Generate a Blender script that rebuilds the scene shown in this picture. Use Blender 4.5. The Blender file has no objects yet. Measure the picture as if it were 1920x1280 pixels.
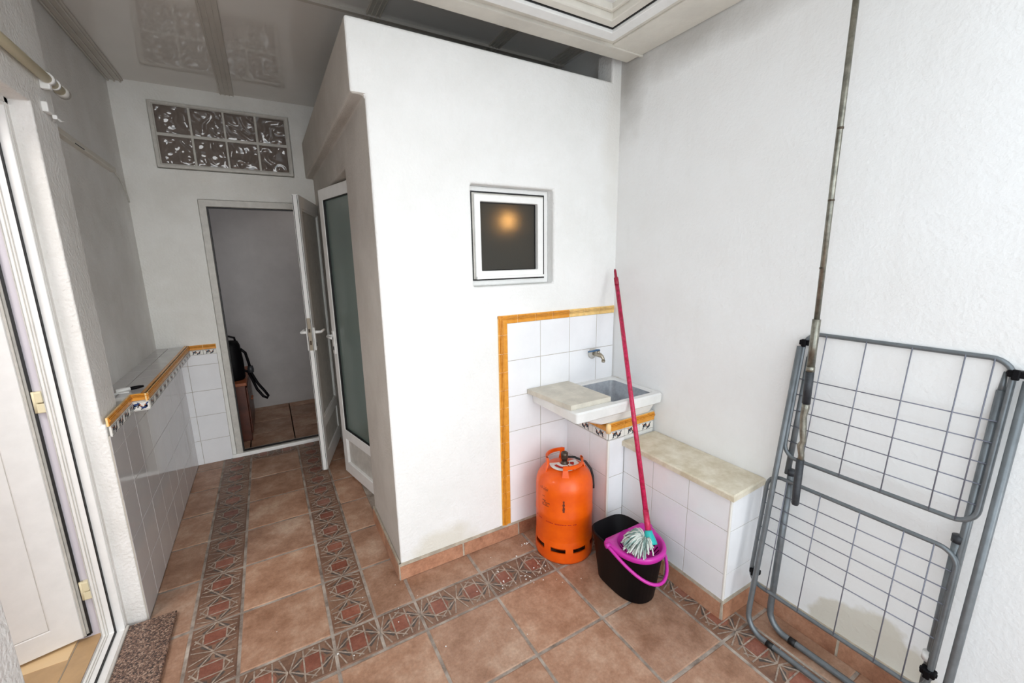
import bpy, bmesh, math, random
from math import sin, cos, pi, radians, sqrt, atan2
from mathutils import Matrix, Vector, Euler
random.seed(7)
scene = bpy.context.scene
COL = scene.collection

# ------------------------------------------------------------------ materials
def lin(c):
    return tuple(((v/255)/12.92 if v/255 <= .04045 else ((v/255+.055)/1.055)**2.4) for v in c) + (1,)
MATS = {}
class NT:
    def __init__(s, m):
        s.m = m; m.use_nodes = True; s.t = m.node_tree; s.b = s.t.nodes['Principled BSDF']
    def n(s, typ, **k):
        x = s.t.nodes.new(typ)
        for a, v in k.items():
            if hasattr(x, a): setattr(x, a, v)
            else: x.inputs[a].default_value = v
        return x
    def l(s, a, b): s.t.links.new(a, b)
def mat(name, col, rough=.5, metal=0, bump=0, bscale=60, var=0, vscale=6, col2=None, spec=None, coat=0, detail=6, trans=0, ior=1.45, bdist=.004, emit=None, estr=0):
    m = bpy.data.materials.new(name); t = NT(m); b = t.b
    b.inputs['Base Color'].default_value = lin(col)
    b.inputs['Roughness'].default_value = rough
    b.inputs['Metallic'].default_value = metal
    if spec is not None: b.inputs['Specular IOR Level'].default_value = spec
    if coat: b.inputs['Coat Weight'].default_value = coat
    if trans: b.inputs['Transmission Weight'].default_value = trans; b.inputs['IOR'].default_value = ior
    if emit: b.inputs['Emission Color'].default_value = lin(emit); b.inputs['Emission Strength'].default_value = estr
    tc = t.n('ShaderNodeNewGeometry')
    if bump:
        nz = t.n('ShaderNodeTexNoise', Scale=bscale, Detail=detail); t.l(tc.outputs['Position'], nz.inputs['Vector'])
        bp = t.n('ShaderNodeBump', Strength=bump, Distance=bdist); t.l(nz.outputs['Fac'], bp.inputs['Height']); t.l(bp.outputs[0], b.inputs['Normal'])
    if var:
        nz = t.n('ShaderNodeTexNoise', Scale=vscale, Detail=8, Roughness=.65); t.l(tc.outputs['Position'], nz.inputs['Vector'])
        r = t.n('ShaderNodeValToRGB'); t.l(nz.outputs['Fac'], r.inputs[0])
        c2 = col2 or tuple(v*(1-var) for v in col)
        r.color_ramp.elements[0].position = .35; r.color_ramp.elements[1].position = .68
        r.color_ramp.elements[0].color = lin(c2); r.color_ramp.elements[1].color = lin(col)
        t.l(r.outputs[0], b.inputs['Base Color'])
    MATS[name] = m
    return m

def stain_shade(t, prev, cx, cy, cz, sx, sy, sz, col, amt, nscale=9, edge=(.75, 1.0)):
    """mix a soft or sharp blotch with its own shape over PREV"""
    g = t.n('ShaderNodeNewGeometry')
    v = t.n('ShaderNodeVectorMath', operation='SUBTRACT'); t.l(g.outputs['Position'], v.inputs[0]); v.inputs[1].default_value = (cx, cy, cz)
    d = t.n('ShaderNodeVectorMath', operation='DIVIDE'); t.l(v.outputs[0], d.inputs[0]); d.inputs[1].default_value = (sx, sy, sz)
    ln = t.n('ShaderNodeVectorMath', operation='LENGTH'); t.l(d.outputs[0], ln.inputs[0])
    nz = t.n('ShaderNodeTexNoise', Scale=nscale, Detail=5); t.l(g.outputs['Position'], nz.inputs['Vector'])
    a = t.n('ShaderNodeMath', operation='MULTIPLY_ADD'); t.l(nz.outputs['Fac'], a.inputs[0]); a.inputs[1].default_value = .9; t.l(ln.outputs['Value'], a.inputs[2])
    mr = t.n('ShaderNodeMapRange'); t.l(a.outputs[0], mr.inputs[0])
    mr.inputs[1].default_value = edge[0]+.45; mr.inputs[2].default_value = edge[1]+.45; mr.inputs[3].default_value = amt; mr.inputs[4].default_value = 0
    mx = t.n('ShaderNodeMix', data_type='RGBA'); t.l(mr.outputs[0], mx.inputs[0]); t.l(prev, mx.inputs[6]); mx.inputs[7].default_value = lin(col)
    return mx.outputs[2]

def plaster(name, col, c2, stains_shades=(), bump=.5, dirt=.12):
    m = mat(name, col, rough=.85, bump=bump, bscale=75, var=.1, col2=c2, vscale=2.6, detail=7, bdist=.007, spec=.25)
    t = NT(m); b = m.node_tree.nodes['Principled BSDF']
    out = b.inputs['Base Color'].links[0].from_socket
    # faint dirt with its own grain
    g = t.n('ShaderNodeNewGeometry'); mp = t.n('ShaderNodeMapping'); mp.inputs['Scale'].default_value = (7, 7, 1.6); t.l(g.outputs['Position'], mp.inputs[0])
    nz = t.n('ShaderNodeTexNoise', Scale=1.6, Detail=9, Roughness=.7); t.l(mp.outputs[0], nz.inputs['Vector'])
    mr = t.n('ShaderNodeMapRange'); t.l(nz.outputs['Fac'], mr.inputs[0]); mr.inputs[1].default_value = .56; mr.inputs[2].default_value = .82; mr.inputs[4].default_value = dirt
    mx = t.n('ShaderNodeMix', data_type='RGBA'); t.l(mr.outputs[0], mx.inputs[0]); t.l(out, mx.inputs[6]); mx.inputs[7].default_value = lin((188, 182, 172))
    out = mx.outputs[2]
    for s in stains_shades: out = stain_shade(t, out, *s)
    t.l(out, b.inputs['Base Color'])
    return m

P_FRONT = plaster('plaster_front', (236, 236, 235), (228, 228, 226), [
    (-.12, .345, .09, .21, .2, .13, (214, 210, 196), .7, 11, (.55, 1.05)),
    (.97, .345, 2.2, .10, .3, .5, (214, 208, 198), .35, 7, (.3, 1.1))])
P_RIGHT = plaster('plaster_right', (238, 239, 239), (233, 233, 232), [
    (1.0, -1.02, .11, .3, .21, .15, (208, 203, 188), .8, 9, (.85, .98)), (1.0, -1.5, .02, .3, .7, .13, (218, 215, 204), .7, 8, (.85, 1)),
    (1.0, .30, 2.45, .3, .12, .28, (138, 132, 122), .55, 8, (.1, 1.3)), (1.0, -.05, 2.52, .3, .75, .12, (150, 144, 136), .6, 7, (.1, 1.2)),  # corner mould, then ceiling shade painted as grey along the top
    (1.0, .30, .76, .2, .1, .08, (206, 194, 170), .5, 20)], bump=.28)
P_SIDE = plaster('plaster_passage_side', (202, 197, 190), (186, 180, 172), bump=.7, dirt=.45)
P_LEFT = plaster('plaster_left', (238, 237, 235), (222, 220, 216), [(-1.385, -1, 1.8, .05, .4, .5, (208, 190, 165), .3, 5)], bump=.8, dirt=.3)
P_BACK = plaster('plaster_back', (238, 238, 235), (226, 225, 220), bump=.7)
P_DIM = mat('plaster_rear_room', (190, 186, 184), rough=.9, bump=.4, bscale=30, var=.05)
PVC = mat('white_painted_aluminium', (240, 240, 238), rough=.3, var=.03, vscale=14)
PVC_OLD = mat('dull_white_aluminium', (206, 203, 196), rough=.4, var=.1, vscale=20)
CREAM = mat('cream_plastic', (222, 212, 178), rough=.4)
RUBBER = mat('black_rubber', (14, 14, 15), rough=.5)
CEIL = mat('glossy_ceiling_panel', (226, 223, 218), rough=.04, spec=.75, var=.02, vscale=3)
CEIL2 = mat('painted_ceiling', (222, 218, 208), rough=.6, var=.06, vscale=5, bump=.2)
TRIMC = mat('ceiling_strip', (202, 197, 188), rough=.25, var=.05)
TILE = mat('white_glazed_tile', (238, 239, 242), rough=.12, spec=.6, var=.03, vscale=4)
TILEG = mat('grey_white_glazed_tile', (206, 204, 204), rough=.06, spec=.7, var=.03, vscale=4)
GROUT = mat('tile_grout', (178, 172, 162), rough=.9)
YEL = mat('ochre_glazed_moulding', (228, 160, 60), rough=.25, var=.12, vscale=40, col2=(212, 140, 42))
YEL2 = mat('pale_ochre_moulding', (244, 206, 132), rough=.25, var=.1, vscale=40)
YJ = mat('moulding_joint', (238, 206, 150), rough=.7)
PATW = mat('patterned_tile_ground', (226, 224, 218), rough=.2)
BLUE = mat('blue_glaze', (40, 66, 122), rough=.2, var=.2, vscale=90)
GREYB = mat('slate_glaze', (62, 72, 84), rough=.2, var=.2, vscale=90)
OCH = mat('orange_glaze', (196, 120, 74), rough=.2)
MARB = mat('worn_marble', (228, 221, 204), rough=.45, var=.2, vscale=13, col2=(198, 186, 160), bump=.15, bscale=80)
BOARD = mat('stone_board', (212, 206, 192), rough=.5, var=.12, vscale=12, bump=.1)
SINKW = mat('white_glazed_stoneware', (232, 232, 230), rough=.18, var=.06, vscale=9)
SINKI = mat('dirty_basin_glaze', (176, 182, 190), rough=.25, var=.2, vscale=14)
BRASS = mat('tarnished_chrome', (172, 164, 148), rough=.3, metal=.9)
LEVER = mat('blue_lever', (70, 104, 140), rough=.4, metal=.3)
ORANGE = mat('orange_paint', (234, 96, 2), rough=.36, coat=.1, spec=.4, var=.12, vscale=12, col2=(220, 80, 2))
DKTXT = mat('dark_print', (96, 40, 20), rough=.6)
RED = mat('red_print', (176, 28, 12), rough=.6)
DARKMET = mat('dark_valve_metal', (86, 76, 66), rough=.35, metal=.8)
BLACKP = mat('black_plastic', (8, 7, 11), rough=.5, spec=.15)
PINK = mat('magenta_plastic', (196, 42, 160), rough=.3)
STICK = mat('pink_mop_stick', (214, 36, 96), rough=.35, var=.3, vscale=55, col2=(150, 16, 44))
TEAL = mat('teal_plastic', (34, 176, 172), rough=.3)
YARN = mat('white_yarn', (206, 212, 206), rough=.9)
YARN2 = mat('grey_green_yarn', (132, 156, 150), rough=.9)
STEEL = mat('grey_coated_steel', (120, 126, 130), rough=.35, metal=.45, var=.12, vscale=25)
WIRE = mat('grey_wire', (122, 124, 136), rough=.4, metal=.3)
POLE = mat('worn_aluminium_pole', (160, 158, 146), rough=.32, metal=.85, var=.3, vscale=30)
GRIP = mat('dark_grey_grip', (52, 56, 62), rough=.45, var=.3, vscale=60)
WOOD = mat('dark_red_wood', (92, 44, 28), rough=.4, var=.3, vscale=9)
WOODT = mat('wood_top_edge', (150, 84, 50), rough=.45)
GLASSD = mat('frosted_door_glass', (96, 112, 106), rough=.22, spec=.8, bump=.08, bscale=120)
CABIN = mat('cubicle_interior', (120, 116, 110), rough=.9)
DARKSLAB = mat('light_block_dark', (70, 66, 62), rough=.9)
TAN = mat('tan_interior_tile', (188, 154, 112), rough=.35, var=.1, vscale=10)
TAN2 = mat('pale_interior_skirting', (222, 192, 148), rough=.4)
LILAC = mat('interior_plaster', (206, 202, 210), rough=.85)
GTILES = mat('floor_grout', (188, 176, 164), rough=.95, bump=.5, bscale=60, var=.35, vscale=9, col2=(112, 98, 88))
SKGR = mat('skirting_grout', (196, 184, 166), rough=.9, bump=.5, bscale=60, var=.2, vscale=20)
WAX = mat('translucent_roof_panel', (244, 244, 244), rough=.5)
_t = NT(WAX); _t.b.inputs['Transmission Weight'].default_value = .35; _t.b.inputs['Roughness'].default_value = .9
GRAN = mat('brown_granite', (140, 112, 98), rough=.45)
_t = NT(GRAN); _g = _t.n('ShaderNodeNewGeometry'); _v = _t.n('ShaderNodeTexVoronoi', Scale=210.0); _t.l(_g.outputs['Position'], _v.inputs['Vector'])
_r = _t.n('ShaderNodeValToRGB'); _sep = _t.n('ShaderNodeSeparateColor'); _t.l(_v.outputs['Color'], _sep.inputs[0]); _t.l(_sep.outputs[0], _r.inputs[0])
_r.color_ramp.interpolation = 'CONSTANT'
_e = _r.color_ramp.elements; _e[0].color = lin((58, 44, 40)); _e[1].position = .3; _e[1].color = lin((104, 80, 68))
for _p, _c in ((.6, (136, 108, 92)), (.85, (168, 142, 124))):
    _q = _e.new(_p); _q.color = lin(_c)
_t.l(_r.outputs[0], _t.b.inputs['Base Color'])
# window glass: frosted, light passes
FROST = mat('frosted_window_glass', (96, 94, 88), rough=.5, trans=.6, ior=1.2, bump=.35, bscale=260, bdist=.002)
BULB = mat('lit_bulb', (255, 220, 160), emit=(255, 190, 110), estr=60)
BLOCK = mat('wavy_block_glass', (112, 102, 96), rough=.06, spec=1.0, ior=1.8)
# terracotta uses a per-tile tone attribute (each tile was fired a little differently)
def terracotta(name, a, b, c, rough=.45):
    m = bpy.data.materials.new(name); t = NT(m); MATS[name] = m
    g = t.n('ShaderNodeNewGeometry'); at = t.n('ShaderNodeAttribute', attribute_name='tone')
    off = t.n('ShaderNodeVectorMath', operation='SCALE'); t.l(at.outputs['Vector'], off.inputs[0]); off.inputs['Scale'].default_value = 9
    ad = t.n('ShaderNodeVectorMath', operation='ADD'); t.l(g.outputs['Position'], ad.inputs[0]); t.l(off.outputs[0], ad.inputs[1])
    n1 = t.n('ShaderNodeTexNoise', Scale=5.0, Detail=12, Roughness=.72); t.l(ad.outputs[0], n1.inputs['Vector'])
    r = t.n('ShaderNodeValToRGB'); t.l(n1.outputs['Fac'], r.inputs[0])
    e = r.color_ramp.elements; e[0].position = .34; e[0].color = lin(a); e[1].position = .68; e[1].color = lin(c)
    q = e.new(.5); q.color = lin(b)
    n2 = t.n('ShaderNodeTexNoise', Scale=85.0, Detail=5, Roughness=.7); t.l(ad.outputs[0], n2.inputs['Vector'])
    mr = t.n('ShaderNodeMapRange'); t.l(n2.outputs['Fac'], mr.inputs[0]); mr.inputs[1].default_value = .3; mr.inputs[2].default_value = .7; mr.inputs[3].default_value = .82; mr.inputs[4].default_value = 1.1
    tm = t.n('ShaderNodeMath', operation='MULTIPLY_ADD'); t.l(at.outputs['Fac'], tm.inputs[0]); tm.inputs[1].default_value = .3; tm.inputs[2].default_value = .85
    mu = t.n('ShaderNodeMath', operation='MULTIPLY'); t.l(mr.outputs[0], mu.inputs[0]); t.l(tm.outputs[0], mu.inputs[1])
    sc = t.n('ShaderNodeVectorMath', operation='SCALE'); t.l(r.outputs[0], sc.inputs[0]); t.l(mu.outputs[0], sc.inputs['Scale'])
    se = t.n('ShaderNodeSeparateXYZ'); t.l(at.outputs['Vector'], se.inputs[0]); hm = t.n('ShaderNodeMath', operation='MULTIPLY'); t.l(se.outputs['Y'], hm.inputs[0]); hm.inputs[1].default_value = .45
    mh = t.n('ShaderNodeMix', data_type='RGBA', blend_type='MULTIPLY'); t.l(hm.outputs[0], mh.inputs[0]); t.l(sc.outputs[0], mh.inputs[6]); mh.inputs[7].default_value = (1.04, .91, .78, 1)
    t.l(mh.outputs[2], t.b.inputs['Base Color']); t.b.inputs['Roughness'].default_value = rough
    bp = t.n('ShaderNodeBump', Strength=.35, Distance=.003); t.l(n2.outputs['Fac'], bp.inputs['Height']); t.l(bp.outputs[0], t.b.inputs['Normal'])
    return m
TERRA = terracotta('terracotta_tile', (136, 98, 75), (167, 130, 107), (194, 166, 145))
DECO = terracotta('decorated_tile_ground', (100, 72, 58), (128, 96, 78), (156, 126, 106))
DECOR = terracotta('decorated_tile_red', (114, 64, 50), (136, 84, 68), (158, 112, 96))
DECOG = mat('decorated_tile_grey', (96, 86, 80), rough=.5, var=.2, vscale=60)
LINE = mat('decorated_tile_line', (184, 168, 152), rough=.6, var=.3, vscale=50, col2=(128, 110, 98))
SKIRT = terracotta('terracotta_skirting', (140, 96, 74), (176, 130, 104), (196, 156, 132))

# ------------------------------------------------------------------ mesh helpers
def wm(o):
    m = o.matrix_basis.copy()
    while o.parent: o = o.parent; m = o.matrix_basis @ m
    return m
class MB:
    def __init__(s):
        s.v = []; s.f = []; s.mi = []; s.mats = []; s.sm = []; s.tone = []; s.ct = (0, 0, 0)
    def m(s, mt):
        if mt not in s.mats: s.mats.append(mt)
        return s.mats.index(mt)
    def face(s, pts, mt, smooth=False):
        i = len(s.v); s.v += [tuple(p) for p in pts]; s.f.append(tuple(range(i, i+len(pts)))); s.mi.append(s.m(mt)); s.sm.append(smooth); s.tone.append(s.ct)
    def faces(s, vs, fs, mt, smooth=False):
        i = len(s.v); s.v += [tuple(p) for p in vs]
        for f in fs: s.f.append(tuple(a+i for a in f)); s.mi.append(s.m(mt)); s.sm.append(smooth); s.tone.append(s.ct)
    def box(s, x0, x1, y0, y1, z0, z1, mt, ch=0):
        if x0 > x1: x0, x1 = x1, x0
        if y0 > y1: y0, y1 = y1, y0
        if z0 > z1: z0, z1 = z1, z0
        if not ch:
            vs = [(x, y, z) for z in (z0, z1) for y in (y0, y1) for x in (x0, x1)]
            s.faces(vs, [(0, 2, 3, 1), (4, 5, 7, 6), (0, 1, 5, 4), (2, 6, 7, 3), (0, 4, 6, 2), (1, 3, 7, 5)], mt); return
        c = min(ch, (x1-x0)/2.01, (y1-y0)/2.01, (z1-z0)/2.01); bm = bmesh.new()
        bmesh.ops.create_cube(bm, size=1, matrix=Matrix.Translation(((x0+x1)/2, (y0+y1)/2, (z0+z1)/2)) @ Matrix.Diagonal((x1-x0, y1-y0, z1-z0, 1)))
        bmesh.ops.bevel(bm, geom=bm.edges[:], offset=c, segments=2, profile=.5, affect='EDGES')
        s.bm(bm, mt)
    def bm(s, bm, mt, smooth=False):
        bm.verts.index_update(); s.faces([v.co[:] for v in bm.verts], [[v.index for v in f.verts] for f in bm.faces], mt, smooth); bm.free()
    def tube(s, pts, r, mt, seg=10, closed=False, caps=True):
        pts = [Vector(p) for p in pts]; n = len(pts); rs = r if isinstance(r, (list, tuple)) else [r]*n
        rings = []; up = None
        for i, p in enumerate(pts):
            if closed: t = pts[(i+1) % n]-pts[i-1]
            else: t = pts[min(i+1, n-1)]-pts[max(i-1, 0)]
            t.normalize()
            if up is None:
                up = Vector((0, 0, 1)) if abs(t.z) < .9 else Vector((1, 0, 0))
            a = t.cross(up).normalized(); up = a.cross(t).normalized()
            rings.append([p+(a*cos(2*pi*k/seg)+up*sin(2*pi*k/seg))*rs[i] for k in range(seg)])
        vs = [v for g in rings for v in g]; fs = []
        for i in range(n if closed else n-1):
            j = (i+1) % n
            for k in range(seg): fs.append((i*seg+k, i*seg+(k+1) % seg, j*seg+(k+1) % seg, j*seg+k))
        if not closed and caps: fs += [tuple(range(seg))[::-1], tuple((n-1)*seg+k for k in range(seg))]
        s.faces(vs, fs, mt, True)
    def lathe(s, prof, c, mt, seg=40, skip=None, axis=None):
        vs = []; fs = []
        for r, z in prof:
            for k in range(seg):
                a = 2*pi*k/seg; p = Vector((r*cos(a), r*sin(a), z))
                if axis: p = axis @ p
                vs.append(Vector(c)+p)
        for i in range(len(prof)-1):
            for k in range(seg):
                if skip and skip(i, k): continue
                fs.append((i*seg+k, i*seg+(k+1) % seg, (i+1)*seg+(k+1) % seg, (i+1)*seg+k))
        s.faces(vs, fs, mt, True)
    def vox(s, add, sub, mt, bev=0, segs=2, shear=None):
        def inb(b, x, y, z): return b[0] < x < b[1] and b[2] < y < b[3] and b[4] < z < b[5]
        X = sorted({round(v, 5) for b in add+sub for v in b[0:2]}); Y = sorted({round(v, 5) for b in add+sub for v in b[2:4]}); Z = sorted({round(v, 5) for b in add+sub for v in b[4:6]})
        fill = {}
        for i in range(len(X)-1):
            for j in range(len(Y)-1):
                for k in range(len(Z)-1):
                    x, y, z = (X[i]+X[i+1])/2, (Y[j]+Y[j+1])/2, (Z[k]+Z[k+1])/2
                    if any(inb(b, x, y, z) for b in add) and not any(inb(b, x, y, z) for b in sub): fill[i, j, k] = 1
        bm = bmesh.new(); vd = {}
        def V(i, j, k):
            if (i, j, k) not in vd: vd[i, j, k] = bm.verts.new((X[i], Y[j], Z[k]))
            return vd[i, j, k]
        D = [((-1, 0, 0), [(0, 0, 0), (0, 0, 1), (0, 1, 1), (0, 1, 0)]), ((1, 0, 0), [(1, 0, 0), (1, 1, 0), (1, 1, 1), (1, 0, 1)]),
             ((0, -1, 0), [(0, 0, 0), (1, 0, 0), (1, 0, 1), (0, 0, 1)]), ((0, 1, 0), [(0, 1, 0), (0, 1, 1), (1, 1, 1), (1, 1, 0)]),
             ((0, 0, -1), [(0, 0, 0), (0, 1, 0), (1, 1, 0), (1, 0, 0)]), ((0, 0, 1), [(0, 0, 1), (1, 0, 1), (1, 1, 1), (0, 1, 1)])]
        for (i, j, k) in fill:
            for d, q in D:
                if (i+d[0], j+d[1], k+d[2]) not in fill: bm.faces.new([V(i+a, j+b, k+c) for a, b, c in q])
        bmesh.ops.dissolve_limit(bm, angle_limit=.01, verts=bm.verts[:], edges=bm.edges[:])
        if bev:
            es = [e for e in bm.edges if len(e.link_faces) == 2 and e.calc_face_angle(0) > .5]
            bmesh.ops.bevel(bm, geom=es, offset=bev, segments=segs, profile=.5, affect='EDGES', clamp_overlap=True)
        if shear:
            for v in bm.verts: v.co = shear(v.co)
        s.bm(bm, mt)
    def build(s, name, parent=None, tone=False, origin=None):
        me = bpy.data.meshes.new(name)
        vs = s.v
        if parent is not None:
            inv = wm(parent).inverted(); vs = [inv @ Vector(p) for p in vs]; loc = None
        else:
            xs, ys, zs = zip(*s.v)
            loc = Vector(origin) if origin else Vector(((min(xs)+max(xs))/2, (min(ys)+max(ys))/2, min(zs)))
            vs = [Vector(p)-loc for p in vs]
        me.from_pydata([tuple(v) for v in vs], [], s.f)
        for m_ in s.mats: me.materials.append(m_)
        me.polygons.foreach_set('material_index', s.mi); me.polygons.foreach_set('use_smooth', s.sm)
        if tone:
            at = me.attributes.new('tone', 'FLOAT_VECTOR', 'FACE')
            for i, t in enumerate(s.tone): at.data[i].vector = t
        me.validate()
        o = bpy.data.objects.new(name, me); COL.objects.link(o)
        if parent is not None: o.parent = parent
        else: o.location = loc
        return o
def thing(name, label, cat, loc=(0, 0, 0), rz=0, group=None, kind=None):
    o = bpy.data.objects.new(name, None); COL.objects.link(o); o.location = loc; o.rotation_euler = (0, 0, rz); o.empty_display_size = .1
    return tag(o, label, cat, group, kind)
def tag(o, label=None, cat=None, group=None, kind=None):
    if label: o['label'] = label
    if cat: o['category'] = cat
    if group: o['group'] = group
    if kind: o['kind'] = kind
    return o
def struct(o, label=None): return tag(o, label, kind='structure')
def rrect(cy, cz, hy, hz, r, n=6):
    out = []
    for sy, sz, a0 in ((1, 1, 0), (-1, 1, 90), (-1, -1, 180), (1, -1, 270)):
        for k in range(n+1):
            a = radians(a0+90*k/n); out.append((cy+sy*(hy-r)+r*cos(a), cz+sz*(hz-r)+r*sin(a)))
    return out

# ------------------------------------------------------------------ camera
S = .34
def cam():
    p, r, y = .1978, -.0164, .5235
    f = Vector((sin(y)*cos(p), cos(y)*cos(p), -sin(p))); ri = Vector((cos(y), -sin(y), 0)); up = ri.cross(f)
    R2 = cos(r)*ri+sin(r)*up; U2 = -sin(r)*ri+cos(r)*up
    m = Matrix(((R2.x, U2.x, -f.x, -2.2578*S), (R2.y, U2.y, -f.y, -4.4305*S), (R2.z, U2.z, -f.z, 4.5682*S), (0, 0, 0, 1)))
    c = bpy.data.cameras.new('camera'); c.lens = 787.1/1920*36; c.sensor_width = 36; c.clip_start = .02
    o = bpy.data.objects.new('camera', c); COL.objects.link(o); o.matrix_world = m; scene.camera = o
cam()

# ------------------------------------------------------------------ floor
XA, XB, XC, XD = -1.214, -1.031, -.693, -.516
BW = .179
def tone(s): s.ct = (random.random(), random.random(), random.random())
fl = MB()
fl.box(-1.60, 1.1, -3.4, 2.40, -.1, -.0022, GTILES)
G = .0058
def tile(x0, x1, y0, y1, mt=TERRA, dz=None):
    tone(fl); h = random.uniform(-.0008, .0008) if dz is None else dz
    g = G+random.uniform(0, .001); c = .004
    x0 += g; x1 -= g; y0 += g; y1 -= g
    if x1-x0 < .015 or y1-y0 < .015: return
    vs = [(x0, y0, -.006), (x1, y0, -.006), (x1, y1, -.006), (x0, y1, -.006), (x0, y0, h-.002), (x1, y0, h-.002), (x1, y1, h-.002), (x0, y1, h-.002),
          (x0+c, y0+c, h), (x1-c, y0+c, h), (x1-c, y1-c, h), (x0+c, y1-c, h)]
    fl.faces(vs, [(0, 1, 5, 4), (1, 2, 6, 5), (2, 3, 7, 6), (3, 0, 4, 7), (4, 5, 9, 8), (5, 6, 10, 9), (6, 7, 11, 10), (7, 4, 8, 11), (8, 9, 10, 11)], mt)
def decocell(cx, cy, a, b, swap):
    """one star cell: half length a along the band, half width b across"""
    def T(u, v, z=0): return (cx+u*a, cy+v*b, z) if not swap else (cx+v*b, cy+u*a, z)
    z1 = .0012
    def poly(pts, mt, z=z1):
        q = [T(u, v, z) for u, v in pts]
        if swap: q = q[::-1]
        tone(fl); fl.face(q, mt)
    poly([(-.34, -.5), (.34, -.5), (.56, 0), (.34, .5), (-.34, .5), (-.56, 0)], DECOR, .0011)
    for sx in (-1, 1):
        for sy in (-1, 1):
            p = [(sx*.98, sy*.05), (sx*.62, sy*.1), (sx*.42, sy*.52), (sx*.5, sy*.6)]
            poly(p if sx*sy > 0 else p[::-1], DECOG, .0012)
    def line(u0, v0, u1, v1, w=.0033):
        p, q = Vector(T(u0, v0)), Vector(T(u1, v1)); d = (q-p).normalized(); n = Vector((-d.y, d.x, 0))*w
        zz = Vector((0, 0, .0021+random.uniform(0, .0004)))
        fl.face([p-n+zz, q-n+zz, q+n+zz, p+n+zz], LINE)
    for sx in (-1, 1):
        for sy in (-1, 1):
            line(sx, 0, -sx*.12, sy*.86, .003); line(sx, 0, sx*.66, sy*.95, .0026)
        line(sx*.37, -.93, sx*.37, .93, .0028)
    for sy in (-1, 1): line(-.34, sy*.5, .34, sy*.5, .0026)
def deco(x0, x1, y0, y1, swap):
    tile(x0, x1, y0, y1, DECO, .0006)
    L = (y1-y0) if swap else (x1-x0); n = max(1, round(L/.17))
    for k in range(n):
        if swap: decocell((x0+x1)/2, y0+L*(k+.5)/n, L/n/2*.96, (x1-x0)/2*.9, True)
        else: decocell(x0+L*(k+.5)/n, (y0+y1)/2, L/n/2*.96, (y1-y0)/2*.9, False)
rows = [BW+S*n for n in range(7)]+[2.385]
for n in range(7):
    y0, y1 = rows[n], rows[n+1]
    last = n == 6
    tile(-1.39, XA, y0, y1); deco(XA, XB, y0, y1, True)
    if last: deco(XB, XC, y0, y1, False)
    else: tile(XB, XC, y0, y1)
    deco(XC, XD, y0, y1, True); tile(XD, -.34, y0, y1)
# front band across, then the field of the yard
xs = [XB, XC, XD, -.34, 0, .34, .68]
for i in range(len(xs)-1): deco(xs[i], xs[i+1], 0, BW, False)
for i in range(3, 6): tile(xs[i], xs[i+1], BW, .345)
deco(.68, .86, 0, BW, True); tile(.86, 1.05, 0, BW); tile(.68, 1.05, BW, .345)
for n in range(0, 10):
    y1 = -S*n; y0 = y1-S
    tile(-1.39, XA, y0+BW, y1+BW); deco(XA, XB, y0+BW, y1+BW, True)
    for a, b in ((XB, XC), (XC, -.34), (-.34, 0), (0, .34), (.34, .68)): tile(a, b, y0, y1)
    deco(.68, .86, y0, y1, True); tile(.86, 1.05, y0, y1)
# crumbs of fallen plaster lie on the tiles
struct(fl.build('floor', tone=True, origin=(0, 0, 0)), 'terracotta tiled floor with bands of star patterned tiles')
cr = MB()
for cx, cy, n, sp in ((.30, .24, 9, .012), (.235, .02, 16, .045), (.30, -.08, 3, .05), (.02, .06, 14, .07), (-.06, -.2, 4, .2), (-1.0, .4, 6, .3), (.2, .1, 12, .1), (-.45, .05, 8, .15)):
    for _ in range(n):
        r = random.uniform(.0012, .0045); x = cx+random.gauss(0, sp); y = cy+random.gauss(0, sp*.6)
        if sqrt((x-.482)**2+(y-.128)**2) < .172: continue
        bm = bmesh.new(); bmesh.ops.create_icosphere(bm, subdivisions=1, radius=r, matrix=Matrix.Translation((x, min(y, .32), .002+r*.4)) @ Matrix.Diagonal((1, random.uniform(.6, 1.3), .5, 1)))
        cr.bm(bm, P_FRONT)
tag(cr.build('plaster_crumbs'), 'white crumbs of plaster scattered on the floor tiles', 'plaster crumbs', kind='stuff')

# ------------------------------------------------------------------ walls
w = MB()
w.vox([(-.35, 1.02, .345, .47, 0, 2.46), (-.35, -.25, .345, 2.37, 0, 2.44), (-.405, -.25, .345, 2.37, 2.19, 2.46), (.945, 1.02, .345, .47, 2.4, 2.62)],
      [(.095, .565, .3, .5, 1.415, 1.89), (-.5, -.2, .92, 1.70, -.1, 2.02)], P_FRONT, bev=.012, segs=3)
for _i, _f in enumerate(w.f):   # side and underside faces: dirt streaks, with their dimness put into greyer plaster
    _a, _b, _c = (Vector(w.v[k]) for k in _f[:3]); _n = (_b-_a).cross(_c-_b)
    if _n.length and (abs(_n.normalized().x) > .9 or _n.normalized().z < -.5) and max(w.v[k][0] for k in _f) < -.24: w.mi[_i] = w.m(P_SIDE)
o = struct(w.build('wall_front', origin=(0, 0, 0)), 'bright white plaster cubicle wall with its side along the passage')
w = MB()
w.vox([(-.24, 1.0, .475, 2.36, 2.34, 2.38)], [], DARKSLAB)  # unseen slab added to keep light off the ceiling above
w.box(-.248, -.244, .475, 2.36, 0, 2.33, CABIN) if False else None
struct(w.build('cubicle_light_block'), 'unseen dark slab added in the cubicle top to block light')
w = MB()
w.vox([(1.0, 1.15, -3.4, 2.4, -.02, 2.80)], [], P_RIGHT, shear=lambda c: Vector((c.x+.006, c.y, c.z)))
struct(w.build('wall_right', origin=(1.0, 0, 0)), 'tall white plaster wall on the right')
w = MB()
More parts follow.
